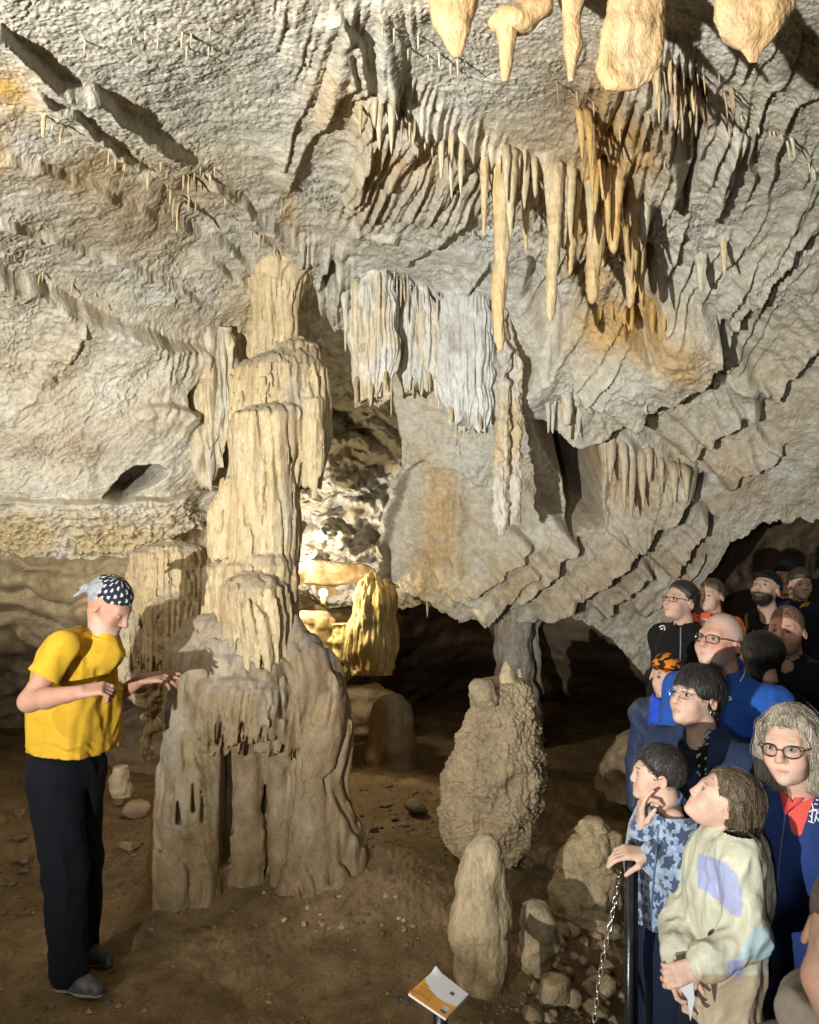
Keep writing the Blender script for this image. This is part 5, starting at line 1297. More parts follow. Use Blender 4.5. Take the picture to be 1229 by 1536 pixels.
        if strands:
            r_ = np.random.default_rng(5); p = V[r_.integers(0, len(V), strands)].astype(np.float32); N_ = len(p); e = .004; st = slen/8
            lift = (r_.uniform(.0, .0035, N_)+.012*(r_.random(N_) < .10)*r_.random(N_)).astype(np.float32)[:, None]*s.k; path = []
            fl = np.array(flow_dir, np.float32) @ hd.R.T if flow_dir is not None else np.array([0, 0, -1.], np.float32)
            jit = r_.normal(size=(N_, 3)).astype(np.float32)*.25
            for k_ in range(9):
                gq = np.stack([fn(p+np.eye(3, dtype=np.float32)[a]*e)-fn(p-np.eye(3, dtype=np.float32)[a]*e) for a in range(3)], 1); gq /= np.linalg.norm(gq, axis=1)[:, None]+1e-9
                p = p-gq*(fn(p)[:, None]-lift); path.append(p.copy())
                t_ = fl+jit; t_ = t_-gq*(t_*gq).sum(1)[:, None]; t_ /= np.linalg.norm(t_, axis=1)[:, None]+1e-9; p = p+t_*st
            path = np.stack(path, 1); tg = np.gradient(path, axis=1); vw = path-np.array([0, 0, CAMZ]); sd = np.cross(tg, vw); sd /= np.linalg.norm(sd, axis=-1, keepdims=True)+1e-9
            wd = (.0008*s.k*np.array([.6, .9, 1, 1, 1, .9, .8, .6, .2]))[None, :, None]; up_ = np.cross(sd, tg); up_ /= np.linalg.norm(up_, axis=-1, keepdims=True)+1e-9
            ring = np.stack([path+sd*wd, path-sd*wd*.5+up_*wd*.8, path-sd*wd*.5-up_*wd*.8], 2)           # (N,9,3,3)
            VV = ring.reshape(-1, 3); b0 = (np.arange(N_)*27)[:, None, None]+(np.arange(8)*3)[None, :, None]; j_ = np.arange(3)[None, None, :]; j2_ = (j_+1) % 3
            ff = np.stack([b0+j_, b0+j2_, b0+3+j2_, b0+3+j_], -1).reshape(-1, 4)
            tone = r_.uniform(0, 1, N_)[:, None]; cc_ = np.array(color)*1.25*(1-tone)+np.array(color2 if color2 is not None else np.array(color)*.5)*tone
            so = mesh_obj('hair_strands', VV, ff, M_HAIR, s.root, col=np.repeat(cc_, 27, 0)); so['kind'] = 'stuff'
        return o
def sleeve(pts, r): 
    def f(p):
        d = None
        for i in range(len(pts)-1):
            e = rc(p, pts[i], pts[i+1], r[i], r[i+1]); d = e if d is None else smin(d, e, .02)
        return d
    return f
def union(*fs, k=.05):
    def f(p):
        d = fs[0](p)
        for g in fs[1:]: d = smin(d, g(p), k)
        return d
    return f
def line_on(fn, pts, Y0, Y1, r=.003, lift=.001):
    out = []
    p = np.array(pts, float); L = np.r_[0, np.cumsum(np.hypot(*np.diff(p, axis=0).T))]; n = max(3, int(L[-1]/3))
    for t in np.linspace(0, L[-1], n):
        w_ = trace(fn, np.interp(t, L, p[:, 0]), np.interp(t, L, p[:, 1]), Y0, Y1)
        if w_ is not None: out.append(w_+np.array([0, -lift, 0]))
    return tube(np.array(out), r, 6) if len(out) > 1 else None
def bx(*pts, m=.1):
    a = np.array(pts); return a.min(0)-m, a.max(0)+m
SK = np.array([.52, .33, .24]); SKP = np.array([.54, .355, .275]); SKR = np.array([.50, .28, .205]); SKT = np.array([.46, .27, .18])

# ---------------------------------------------------------------- the guide
hd = Head(164, 908, 3.46, 1.0, 76, -32, 0, fat=.98)
g = Person('man in yellow T-shirt and dotted headscarf reaching towards the column', hd, 70, feet=(float(P(98, 1000, 3.5)[0]), 3.52), group=None, width=1.05, depth=1.15)
sR, sL = P(97, 968, 3.30), P(128, 965, 3.68)
g.sh = [sR, sL]
eR, wR = P(44, 1052, 3.22), P(122, 1038, 3.10); eL, wL = P(150, 1062, 3.72), P(212, 1019, 3.62)
hR = hand_prims(wR, (.9, .1, .16), (.2, .5, -.8), .92, (.75, .9, .95, 1.0), thumb=1, thumb_curl=.8)
hL = hand_prims(wL, (.95, .05, .12), (.2, .4, -.9), .98, (.15, .25, .45, .6), thumb=1, thumb_curl=.5)
arms = [(sR, eR, .048, .040, .02), (eR, eR*.65+wR*.35, .041, .039, .02), (eR*.65+wR*.35, wR, .039, .026, .02)]+hR+[(sL, eL, .047, .040, .02), (eL, wL, .041, .026, .02)]+hL
g.add_body(.0055, SKR*.78, arms, bx(sR, eR, wR+[.2, 0, .03], wL+[.2, 0, .05], eL, m=.07), stubble=((.52, .48, .45), .38), brow=(.35, .30, .26), blush=.45)
eyes(hd, g.root, look=(0, -25))
tc = P(112, 1050, 3.50).astype(np.float32)
def ts(p):
    q = (p-tc) @ g.B.astype(np.float32); zz = q[:, 2]/.30
    wy = .148+.012*np.cos(zz*2.2)-.05*np.clip(zz, 0, 1)**2; wx = .165-.03*np.clip(zz, 0, 1)
    b_ = np.abs(q)-np.stack([wx-.09, wy-.09, np.full_like(wx, .30-.09)], 1)
    d = np.linalg.norm(np.maximum(b_, 0), axis=1)+np.minimum(b_.max(1), 0)-.09
    d = smin(d, rc(p, sR, sL, .050, .050), .04)
    return smin(d, rc(p, g.nb+np.array([0, 0, -.07]), g.nb, .085, .06), .05)
def wrinkle(p):
    q = p-tc; u = q[:, 2]+.35*q[:, 0]; w_ = perlin(p[:, 0]*7, p[:, 1]*7, p[:, 2]*5)
    lowb = sstep(.02, -.22, q[:, 2]); return .007*lowb*(np.abs(perlin(p[:, 0]*5+w_, p[:, 1]*5, u*26+w_*2))*2-.5)+.006*(1-lowb)*(np.abs(perlin((p[:, 0]-.8*p[:, 2])*13, p[:, 1]*6, (p[:, 2]+p[:, 0])*4+w_))*2-.5)
ts0 = ts; ts = lambda p: ts0(p)+wrinkle(p)
shirt = union(ts, sleeve([sR, sR*.42+eR*.58], [.058, .064]), sleeve([sL, sL*.42+eL*.58], [.058, .062]), k=.03)
hem = lambda p: (P(0, 1127, 3.45)[2]-.05*(p[:, 0]-P(100, 0, 3.45)[0])+.010*perlin(p[:, 0]*11, p[:, 1]*11, 0*p[:, 2]))-p[:, 2]
def cuffs(p):
    d = hem(p)
    for a, b in ((sR, eR), (sL, eL)):
        v = (b-a)/np.linalg.norm(b-a); t = (p-a.astype(np.float32)) @ v.astype(np.float32); near_ = np.linalg.norm(p-(a+v*.17).astype(np.float32), axis=1) < .13
        d = np.maximum(d, np.where(near_, t-np.linalg.norm(b-a)*.58, -1))
    q = np.linalg.norm((p-(g.nb+np.array([0, 0, .035])).astype(np.float32)), axis=1)
    return np.maximum(d, .058-q)
g.garment('t_shirt', shirt, (np.minimum(g.hip, sR)-np.array([.32, .25, .16]), np.maximum(g.nb, sL)+np.array([.32, .25, .1])), .0075, (.50, .305, .026), None, .0105, 8.0, 2., cuffs, dirz=.40)
pk = g.nb+np.array([0, 0, .02])
g.trousers((.006, .007, .011), .0095, .014, ankle_w=.064, sep=.075, step_=(.10, -.02), shoe=(.055, .055, .055), fold=.013)
kc = g.nb+np.array([-.005, 0, -.008]); ring_ = np.array([kc+np.array([.066*math.cos(t), .066*math.sin(t), -.016*math.cos(t)]) for t in np.linspace(0, 6.2832, 30)])
V, f = tube(ring_, .0075, 8, False); mesh_obj('collar', V, f, M_CLOTH, g.root, col=np.broadcast_to(np.array([.55, .33, .03]), V.shape))
# headscarf: dark with pale squares, knotted behind
def scarf_col(V):
    q = hd.loc(V.astype(np.float32)); u = np.arctan2(q[:, 0], -q[:, 1]+.02)*3.6; v = q[:, 2]*34
    sq = (np.abs(u-np.round(u)) < .19) & (np.abs(v+.5*(np.round(u) % 2)-np.round(v+.5*(np.round(u) % 2))) < .20)
    c = np.where(sq[:, None], [.62, .64, .66], [.018, .022, .035]); lap = sstep(.015, .04, q[:, 1])*sstep(.11, .07, q[:, 2])
    return np.where((lap > .5)[:, None], np.array([.24, .255, .29])*(1+.4*perlin(q[:, 0]*60, q[:, 1]*60, q[:, 2]*60))[:, None], c)
sc_fn = lambda p: hd.scalp(p, .007, .05, .038, .030, .0, y0=-.085)
knot = [hd.wld(v) for v in ((0, .115, .01), (.01, .135, .0), (.02, .165, -.02), (-.02, .15, -.05))]
scf = union(sc_fn, lambda p: rc(p, knot[0], knot[1], .024, .02), lambda p: rc(p, knot[1], knot[2], .014, .007), lambda p: rc(p, knot[1], knot[3], .012, .006), k=.012)
Vs, Qs = surface(lambda p: scf(p)+.003*perlin(*(hd.loc(p)*np.float32(45)).T), hd.c-.21, hd.c+.21, .0042)
mesh_obj('headscarf', Vs, Qs, M_CLOTH, g.root, col=scarf_col(Vs))
print('guide', round(time.time()-T0, 1))
# ================================================================ the visitors
NAVY = np.array([.020, .032, .075]); BLACK = np.array([.010, .010, .012]); BLUE = np.array([.022, .085, .36])
def px_of(V):
    return CX+F*V[:, 0]/V[:, 1], CY-F*(V[:, 2]-CAMZ)/V[:, 1]
def neck_cut(ps, r, up=.03, hemz=None, vee=None):
    c = (ps.nb+np.array([0, 0, up*ps.k])).astype(np.float32); fw = (ps.B @ np.array([0, -1., 0])).astype(np.float32)
    def f(p):
        q = np.linalg.norm(p-c, axis=1); d = r*ps.k-q
        if vee: d = np.maximum(d, vee*ps.k-np.linalg.norm(p-(c+fw*.075*ps.k-np.array([0, 0, .045*ps.k], np.float32)), axis=1))
        if hemz is not None: d = np.maximum(d, hemz-p[:, 2])
        return d
    return f
def hang_arms(ps, bend=.0, out=.05, r=(.060, .052, .044)):
    fs = []
    for i, sx in enumerate((-1, 1)):
        a = ps.sh[i]; el_ = ps.L(a, sx*out, .03, -.29); wr = ps.L(el_, sx*-.02, -.10-bend, -.22+bend*.6)
        fs.append(sleeve([a, el_, wr], [r[0]*ps.k, r[1]*ps.k, r[2]*ps.k])); ps.wr = getattr(ps, 'wr', [])+[(el_, wr)]
    return fs
def simple_hands(ps):
    out = []
    for (e_, w_) in ps.wr:
        out += [(e_*.3+w_*.7, w_, .03*ps.k, .026*ps.k, .02)]+hand_prims(w_, (w_-e_), ps.B @ np.array([0, .3, -.2])+np.array([.01, 0, 0]), .95*ps.k, (.3, .35, .4, .45))
    return out
def tee(ps, name, color, h=.011, infl=.012, arms=None, cut=None, fold=.008, mat=None, colfn=None, belly=0, k=.05, fsc=8., seed=1., m=.42):
    fs = arms if arms is not None else hang_arms(ps)
    fn = union(ps.torso(infl, belly=belly), *fs, k=k*ps.k)
    lo = np.minimum(ps.hip, ps.nb)-np.array([m, m, .16])*ps.k; hi = np.maximum(ps.hip, ps.nb)+np.array([m, m, .04])*ps.k
    ps.cfn = union(ps.torso(infl, belly=belly), *fs, k=k*ps.k)
    o = ps.garment(name, fn, (lo, hi), h, color, mat, fold, fsc, seed, cut if cut is not None else neck_cut(ps, .066), colfn)
    return o
def strokes(ps, name, lines, Y0, Y1, r, mat, parent=None, lift=.002):
    ps_ = [line_on(ps.last, l, Y0, Y1, r, lift) for l in lines]; ps_ = [q for q in ps_ if q]
    if ps_:
        V, f = merge(ps_); return mesh_obj(name, V, f, mat, parent or ps.root)
def short_hair(infl=.010, **kw): return lambda hd: (lambda p: hd.scalp(p, infl, **kw))
M_WHITE = plain_mat('white_thread', (.75, .75, .76), .7); M_GOLD = plain_mat('gold_print', (.60, .36, .04), .6); M_CORAL = None
M_ZIP = plain_mat('zip', (.10, .14, .25), .4); M_CREAMZ = plain_mat('cream_piping', (.70, .68, .60), .7); M_PAPER = plain_mat('paper', (.5, .52, .57), .8)

# --- boy in the star fleece
hd = Head(986, 1161, 2.60, .745, -98, 4, 0, child=True)
b = Person('boy in blue star fleece, finger at his mouth, other hand on the railing', hd, -80, feet=(float(P(998, 1200, 2.62)[0]), 2.66), width=.78, depth=.95, kb=.86)
sl, sr = P(1012, 1228, 2.50), P(990, 1226, 2.76); b.sh = [sr, sl]
el1, wl1 = P(1018, 1318, 2.46), P(972, 1282, 2.45); er1, wr1 = P(966, 1296, 2.66), P(963, 1240, 2.55)
h1 = hand_prims(wl1, (-.95, -.02, .12), (-.2, .3, -.9), .80, (.45, .55, .6, .7), thumb=1, thumb_curl=.8)
h2 = hand_prims(wr1, (-.05, -.05, .98), (.7, -.1, .1), .80, (.35, .95, 1.1, 1.2), thumb=-1, thumb_curl=.4)
b.add_body(.0046, SKP*.98, [(el1, wl1, .030, .022, .01), (er1, wr1, .030, .022, .01)]+h1+h2, bx(wl1+[-.16, 0, 0], wr1+[0, 0, .13], el1, er1, m=.05), brow=(.03, .02, .015))
eyes(hd, b.root, (.05, .03, .02), (0, 12))
b.hair(lambda p: hd.scalp(p, .011, .062, .035, .004, -.045, y0=-.075), .0042, (.012, .010, .010), (.05, .042, .036), amp=.0015, strands=1500, slen=.035, flow_dir=(0, -.5, -.6))
tee(b, 'fleece_jacket', (.3, .4, .5), .0085, .016, [sleeve([sl, el1, wl1*.92+el1*.08], [.058, .052, .040]), sleeve([sr, er1, wr1*.9+er1*.1], [.056, .050, .040])], neck_cut(b, .050, .050, P(0, 1388, 2.6)[2]), .008, M_STAR, k=.04)
cb = b.nb+np.array([0, 0, .0])
strokes(b, 'zip', [[(988, 1236), (983, 1290), (978, 1350), (976, 1384)]], 2.3, 2.9, .003, M_ZIP)
b.trousers((.012, .018, .040), .012, .004, sep=.07)
# collar as a folded ring
def collar(ps, name, color, r=.062, hgt=.03, th=.012, tilt=.02, mat=None, h=.006, open_=.0):
    c = ps.nb+np.array([0, 0, .012*ps.k]); Bi = ps.B
    def f(p):
        q = (p-c.astype(np.float32)) @ Bi.astype(np.float32); z = q[:, 2]-tilt*(q[:, 1]/.06)
        rad = np.hypot(q[:, 0], q[:, 1]*.95); d = np.maximum(np.abs(rad-(r+.25*z)*ps.k)-th*.5*ps.k, np.abs(z)-hgt*ps.k)
        if open_: d = np.maximum(d, open_*ps.k*(1+1.5*np.clip(z/ps.k/.03, -1, 1))-np.abs(q[:, 0])-(q[:, 1] > 0)*9)
        return d
    V, Q = surface(f, c-.14*ps.k, c+.14*ps.k, h); return mesh_obj(name, V, Q, mat or M_CLOTH, ps.root, col=np.broadcast_to(np.array(color), V.shape))
collar(b, 'collar', (.14, .20, .32), .054, .026, .012, .02, None)

# --- girl in the cream windbreaker
hd = Head(1082, 1200, 2.30, .765, -97, 32, 0, child=True)
gl_ = Person('girl with light brown hair gazing up in a cream and lilac windbreaker', hd, -78, feet=(float(P(1085, 1200, 2.3)[0]), 2.33), width=.86, depth=1.05, kb=.87)
gl_.nb = P(1096, 1250, 2.32); hd.nbw = gl_.nb.astype(np.float32); gl_.hip = np.array([gl_.foot[0], gl_.foot[1], gl_.gz+(gl_.nb[2]-gl_.gz)*.56])
sl, sr = P(1108, 1285, 2.19), P(1062, 1278, 2.45); gl_.sh = [sr, sl]
ea, wa = P(1124, 1402, 2.13), P(1052, 1448, 2.10); eb, wb = P(1018, 1388, 2.40), P(1020, 1440, 2.24)
h1 = hand_prims(wa, (-.9, .0, -.35), (0, .9, -.3), .80, (.6, .7, .8, .8), thumb=1, thumb_curl=.6); h2 = hand_prims(wb, (-.1, -.25, -.95), (.4, -.8, 0), .80, (.4, .5, .6, .7), thumb=-1, thumb_curl=.6)
gl_.add_body(.0044, SKP, [(ea, wa, .028, .021, .01), (eb, wb, .028, .021, .01)]+h1+h2, bx(wa+[-.15, 0, -.08], wb+[0, 0, -.16], ea, eb, m=.05), brow=(.22, .15, .09), blush=.35)
eyes(hd, gl_.root, (.09, .07, .05), (0, 10))
HB, HB2 = (.20, .145, .085), (.075, .055, .038)
def girl_hair(p):
    q = hd.loc(p); d = el(q, (0, .022, .030), (.089, .108, .100))
    lim = np.interp(q[:, 1], [-.12, -.075, -.045, -.012, .03, .05], [.085, .080, .030, .045, -.02, -.13]); d = np.maximum(d, (lim-q[:, 2])*.7)
    w1 = P(1128, 1236, 2.30); w2 = P(1122, 1212, 2.22)
    d = smin(d, rc(q, (.0, .075, .02), (.0, .150, -.06), .060, .036), .04); d = smin(d, rc(q, (.078, .035, .02), (.075, .115, -.075), .016, .014), .03); d = smin(d, rc(q, (-.078, .035, .02), (-.075, .115, -.075), .016, .014), .03); d = smin(d, rc(q, (.05, .05, .0), (.055, .115, -.08), .035, .022), .03)
    d = smin(d, rc(q, (-.04, .06, .0), (-.03, .12, -.09), .035, .022), .03)
    return d*hd.s
gl_.hair(girl_hair, .0045, HB, HB2, (hd.c-.24, hd.c+.24), amp=.003, freq=(80, 12, 30), strands=2000, slen=.10, flow_dir=(0, .5, -.8))
CRM = np.array([.47, .47, .37]); LIL = np.array([.29, .32, .50]); BEI = np.array([.43, .35, .24]); AQU = np.array([.34, .46, .50])
def girl_col(V):
    x, y = px_of(V); c = np.broadcast_to(CRM, V.shape).copy()
    n = 3*perlin(x/20., y/20., 0*x)
    def inside(pg):
        r_ = np.zeros(x.shape, bool); pg = np.array(pg, float)
        for i in range(len(pg)):
            p0, p1 = pg[i], pg[(i+1) % len(pg)]; r_ ^= ((p0[1] > y) != (p1[1] > y)) & (x < (p1[0]-p0[0])*(y-p0[1])/(p1[1]-p0[1]+1e-9)+p0[0])
        return r_
    a = inside([(1047,1280),(1064,1284),(1088,1294),(1106,1312),(1114,1340),(1113,1376),(1096,1372),(1078,1352),(1060,1338),(1046,1330)]); c[a] = LIL
    bq = (y > 1330+.9*(x-1052)) & (x < 1078) & (x > 1034) & (y < 1385) & (y > 1340); pass
    c[(y > 1462)] = BEI; c[(x > 1092) & (x < 1115) & (y > 1440) & (y < 1465)] = LIL; c[(x > 1108) & (y > 1390) & (y < 1440) & (x+y*.7 > 2108)] = AQU
    return c
tee(gl_, 'windbreaker', CRM, .0052, .018, [sleeve([sl, ea, wa*.85+ea*.15, wa*.96+ea*.04], [.054, .056, .046, .034]), sleeve([sr, eb, wb*.85+eb*.15, wb*.96+eb*.04], [.052, .054, .046, .034])], neck_cut(gl_, .050, .060, P(0, 1522, 2.3)[2]), .0095, M_NYLON, girl_col, k=.035, fsc=13., seed=5.)
collar(gl_, 'collar', (.05, .045, .07), .050, .020, .012, .015)
hd_fn = lambda p: smin(rc(p, P(1098, 1266, 2.22), P(1136, 1272, 2.30), .020, .032), rc(p, P(1136, 1272, 2.30), P(1130, 1266, 2.45), .034, .03), .03)
gl_.garment('hood', hd_fn, bx(P(1090, 1240, 2.15), P(1160, 1290, 2.5), m=.08), .0075, CRM, M_NYLON, .010, 14., 3.)
strokes(gl_, 'zip', [[(1060, 1262), (1058, 1300), (1050, 1350), (1040, 1400), (1042, 1440)]], 1.9, 2.6, .0032, M_CREAMZ)
gl_.trousers((.010, .013, .022), .013, .0, sep=.07)
pa, pb = P(1030, 1462, 2.09), P(1042, 1530, 2.12)
pv = np.array([P(1020, 1462, 2.10), P(1040, 1470, 2.085), P(1042, 1500, 2.09), P(1036, 1532, 2.10), P(1032, 1500, 2.10), P(1022, 1485, 2.105)])
pv = np.concatenate([pv, pv+[0, .003, 0]])
lf = [np.array([[0, 1, 2], [0, 2, 4], [0, 4, 5], [4, 2, 3]]), np.array([[6, 8, 7], [6, 10, 8], [6, 11, 10], [10, 9, 8]])]
lo_ = mesh_obj('leaflet', pv, lf, M_PAPER, smooth=False); tag(lo_, 'folded white leaflet held in the girl\'s hands', 'leaflet')

# --- woman with glasses and grey blond hair
hd = Head(1186, 1118, 2.40, .92, -42, 4, -4, fat=.92)
wv = Person('woman with grey blond hair, dark round glasses and navy zip jacket with white lettering', hd, -32, feet=(float(P(1212, 1200, 2.45)[0]), 2.50), width=1.0)
wv.nb = P(1203, 1200, 2.47); hd.nbw = wv.nb.astype(np.float32); wv.sh = [P(1128, 1250, 2.52), P(1295, 1255, 2.44)]; wv.hip = np.array([wv.foot[0]+.02, wv.foot[1], wv.gz+.92])
wv.add_body(.0044, SKP*1.0, None, bx(wv.nb, m=.2), brow=(.28, .20, .14), browa=.5, blush=.4)
eyes(hd, wv.root, (.06, .07, .07), (-10, 10)); glasses(hd, wv.root, .0245, .0185, .0019, .85, drop=-.002)
def wh(p):
    q = hd.loc(p); d = el(q, (0, .020, .034), (.088, .108, .098))
    lim = np.interp(q[:, 1], [-.12, -.07, -.045, -.01, .03], [.078, .074, .05, -.02, -.13]); d = np.maximum(d, (lim-q[:, 2])*.7)
    qa = q.copy(); qa[:, 0] = np.abs(qa[:, 0])
    d = smin(d, rc(qa, (.066, -.045, .06), (.086, -.005, -.03), .018, .022), .02); d = smin(d, rc(qa, (.084, .0, -.02), (.092, -.005, -.105), .026, .018), .025)
    d = smin(d, rc(qa, (.05, .05, -.02), (.06, .05, -.12), .045, .03), .03)
    return d*hd.s
wv.hair(wh, .0044, (.44, .40, .33), (.19, .155, .105), (hd.c-.22, hd.c+.20), amp=.003, strands=2200, slen=.11)
NJ = np.array([.022, .045, .16])
ear_ = hang_arms(wv)
def vneck(p):
    c = wv.nb.astype(np.float32); q = (p-c) @ wv.B.astype(np.float32)
    v = np.maximum(np.abs(q[:, 0])-(.024+.28*np.clip(q[:, 2]+.02, -.12, .05)), -(q[:, 2]+.070)); v = np.maximum(v, q[:, 1]-.01)
    return -v
tee(wv, 'zip_jacket', NJ, .0085, .022, ear_, lambda p: np.maximum(vneck(p), neck_cut(wv, .064, .05)(p)), .006, M_CLOTH, fsc=6., m=.46)
jf = wv.last
CORAL = np.array([.62, .07, .06])
def inner(p): return np.maximum(wv.torso(.010)(p), np.maximum(neck_cut(wv, .058, .03)(p), (wv.nb[2]-.2)-p[:, 2]))
V, Q = surface(inner, wv.nb-np.array([.2, .2, .22]), wv.nb+np.array([.2, .2, .05]), .007); mesh_obj('inner_shirt', V, Q, M_CLOTH, wv.root, col=np.broadcast_to(np.array([.58, .09, .075]), V.shape))
# stand-up coral lapels along the open zip
def lapel(path_in, path_out, th=.006):
    a = np.array(path_in); c = np.array(path_out); n = len(a); V = np.concatenate([a, c, a+[0, th, 0], c+[0, th, 0]]); f = []
    for i in range(n-1):
        f += [[i, i+1, n+i+1, n+i], [2*n+i+1, 2*n+i, 3*n+i, 3*n+i+1], [i+1, i, 2*n+i, 2*n+i+1], [n+i, n+i+1, 3*n+i+1, 3*n+i]]
    f += [[0, n, 3*n, 2*n], [n-1, 2*n-1+2*n, 2*n-1, 3*n-1][::1]]
    return V, np.array(f)
tp = lambda px, py, l=.004: (lambda w_: (w_ if w_ is not None else P(px, py, 2.45))+np.array([0, -l, 0]))(trace(wv.torso(.024), px, py, 1.6, 2.8))
li = [tp(1164, 1142, .03), tp(1172, 1160, .02), tp(1180, 1180, .012), tp(1187, 1205, .006)]; lo2 = [tp(1158, 1146, .01), tp(1164, 1170, .006), tp(1172, 1195, .003), tp(1178, 1222, .002)]
ri = [tp(1222, 1140, .03), tp(1212, 1160, .02), tp(1198, 1182, .012), tp(1187, 1205, .006)]; ro = [tp(1232, 1150, .01), tp(1222, 1172, .006), tp(1204, 1200, .003), tp(1178, 1222, .002)]
mCor = plain_mat('coral_lining', tuple(CORAL), .8, bump=.2)
V, f = lapel(li, lo2); mesh_obj('lapel', V, f, mCor, wv.root); V, f = lapel(ro, ri); mesh_obj('lapel', V, f, mCor, wv.root)
strokes(wv, 'zip', [[(1178, 1222), (1174, 1250), (1168, 1300), (1163, 1360), (1160, 1420)]], 1.6, 2.8, .0028, M_ZIP)
U = 1.0
LET = [[(1199,1214),(1206,1202),(1200,1206)], [(1196,1209),(1212,1213)], [(1206,1203),(1214,1198),(1208,1205),(1216,1209),(1208,1213)], [(1216,1197),(1220,1214)], [(1215,1198),(1229,1200)], [(1217,1205),(1227,1206)], [(1219,1214),(1229,1214)],
       [(1199,1212),(1197,1224),(1202,1228),(1208,1224),(1212,1215)], [(1205,1214),(1218,1226)], [(1218,1214),(1206,1226)], [(1219,1212),(1217,1233)], [(1212,1231),(1221,1234)], [(1213,1214),(1226,1216)], [(1226,1214),(1222,1232)], [(1229,1216),(1223,1223),(1229,1232)]]
strokes(wv, 'lettering', LET, 1.6, 2.8, .0020, M_WHITE)
wv.trousers((.02, .025, .05), .016)

# --- woman with dark fringe, navy cardigan
hd = Head(1044, 1044, 3.0, .93, -62, 12, 0, fat=.92)
fr_ = Person('woman with black fringe and silver earring in a navy cardigan over spotted top', hd, -50, feet=(float(P(1062, 1100, 3.06)[0]), 3.1), width=1.0)
fr_.add_body(.0050, SKP, None, None, blush=.3)
eyes(hd, fr_.root, (.05, .035, .02), (0, 5)); glasses(hd, fr_.root, .024, .013, .0011, .6, M_METAL)
def fh(p):
    q = hd.loc(p); d = el(q, (0, .016, .034), (.086, .108, .096))
    lim = np.interp(q[:, 1], [-.12, -.07, -.045, -.008, .03], [.030, .026, .0, .0, -.085]); d = np.maximum(d, (lim-q[:, 2])*.75)
    return smin(d, rc(q, (0, .075, .0), (0, .10, -.09), .045, .03), .03)*hd.s
fr_.hair(fh, .0050, (.008, .007, .008), (.030, .025, .026), (hd.c-.2, hd.c+.2), amp=.003, strands=1500, slen=.07)
def fcol(V):
    x, y = px_of(V); c = np.broadcast_to(NAVY*1.1, V.shape).copy(); m = (np.abs(x-1050-(y-1100)*.03) < 16-.12*(y-1090)) & (y > 1075) & (y < 1165)
    c[m] = BLACK; sp = m & (perlin(x/4., y/3.4, 0*x+.5) > .28); c[sp] = (.5, .5, .5); return c
tee(fr_, 'cardigan', NAVY, .008, .018, None, neck_cut(fr_, .066, .03, vee=.05), .009, M_CLOTH, fcol)
nk = strokes(fr_, 'necklace', [[(1034, 1088), (1035, 1105), (1039, 1117), (1046, 1122), (1054, 1118), (1060, 1108)]], 2.7, 3.3, .0028, M_METAL)
V, f = tube(np.array([hd.wld((.082+.0*t, .010+.010*math.cos(t), -.048+.010*math.sin(t))) for t in np.linspace(0, 6.2, 12)]), .0025, 6, False); mesh_obj('earring', V, f, M_METAL, fr_.root)
fr_.trousers((.012, .012, .016), .018)

# --- bald man in blue polo
hd = Head(1080, 962, 3.50, 1.02, -58, 14, 0, fat=1.05)
bm = Person('bald man with dark glasses in a bright blue polo shirt', hd, -45, feet=(float(P(1092, 1050, 3.55)[0]), 3.6), width=1.12, depth=1.15)
bm.add_body(.0054, SKR*1.05, None, None, stubble=((.5, .47, .45), .4), brow=(.4, .36, .32), browa=.5, buzz=((.48, .46, .45), .55, .088, .05, .01, -.05), blush=.5)
eyes(hd, bm.root, (.08, .10, .12), (0, 8)); glasses(hd, bm.root, .025, .0165, .0019, .6)
bma = []
for i, sx in enumerate((-1, 1)):
    a = bm.sh[i]; e_ = bm.L(a, sx*.05, .02, -.26); bma.append(sleeve([a, a*.25+e_*.75], [.07, .07])); bm.wr = getattr(bm, 'wr', [])+[(e_, bm.L(e_, 0, -.12, -.2))]
tee(bm, 'polo_shirt', BLUE, .010, .014, bma, neck_cut(bm, .066, .02, vee=.045), .008, M_CLOTH, belly=.8)
collar(bm, 'collar', BLUE*1.05, .070, .022, .010, .03, None, .006, .02)
strokes(bm, 'logo', [[(1094, 1044), (1097, 1050)], [(1093, 1051), (1098, 1047)]], 3.1, 3.9, .004, M_WHITE)
strokes(bm, 'collar_stripe', [[(1110, 1022), (1116, 1012), (1118, 1002)]], 3.1, 3.9, .0025, M_WHITE)
bm.trousers((.03, .03, .035), .018)
V, Q = surface(prims_fn([(bm.sh[0], bm.wr[0][0], .05, .044, .02), (*bm.wr[0], .042, .028, .02), (bm.sh[1], bm.wr[1][0], .05, .044, .02), (*bm.wr[1], .042, .028, .02)]+simple_hands(bm)), *bx(bm.sh[0], bm.sh[1], bm.wr[0][0], bm.wr[0][1], bm.wr[1][0], bm.wr[1][1], m=.22), .008)
mesh_obj('arm', V, Q, M_SKIN, bm.root, col=np.broadcast_to(SKR, V.shape))

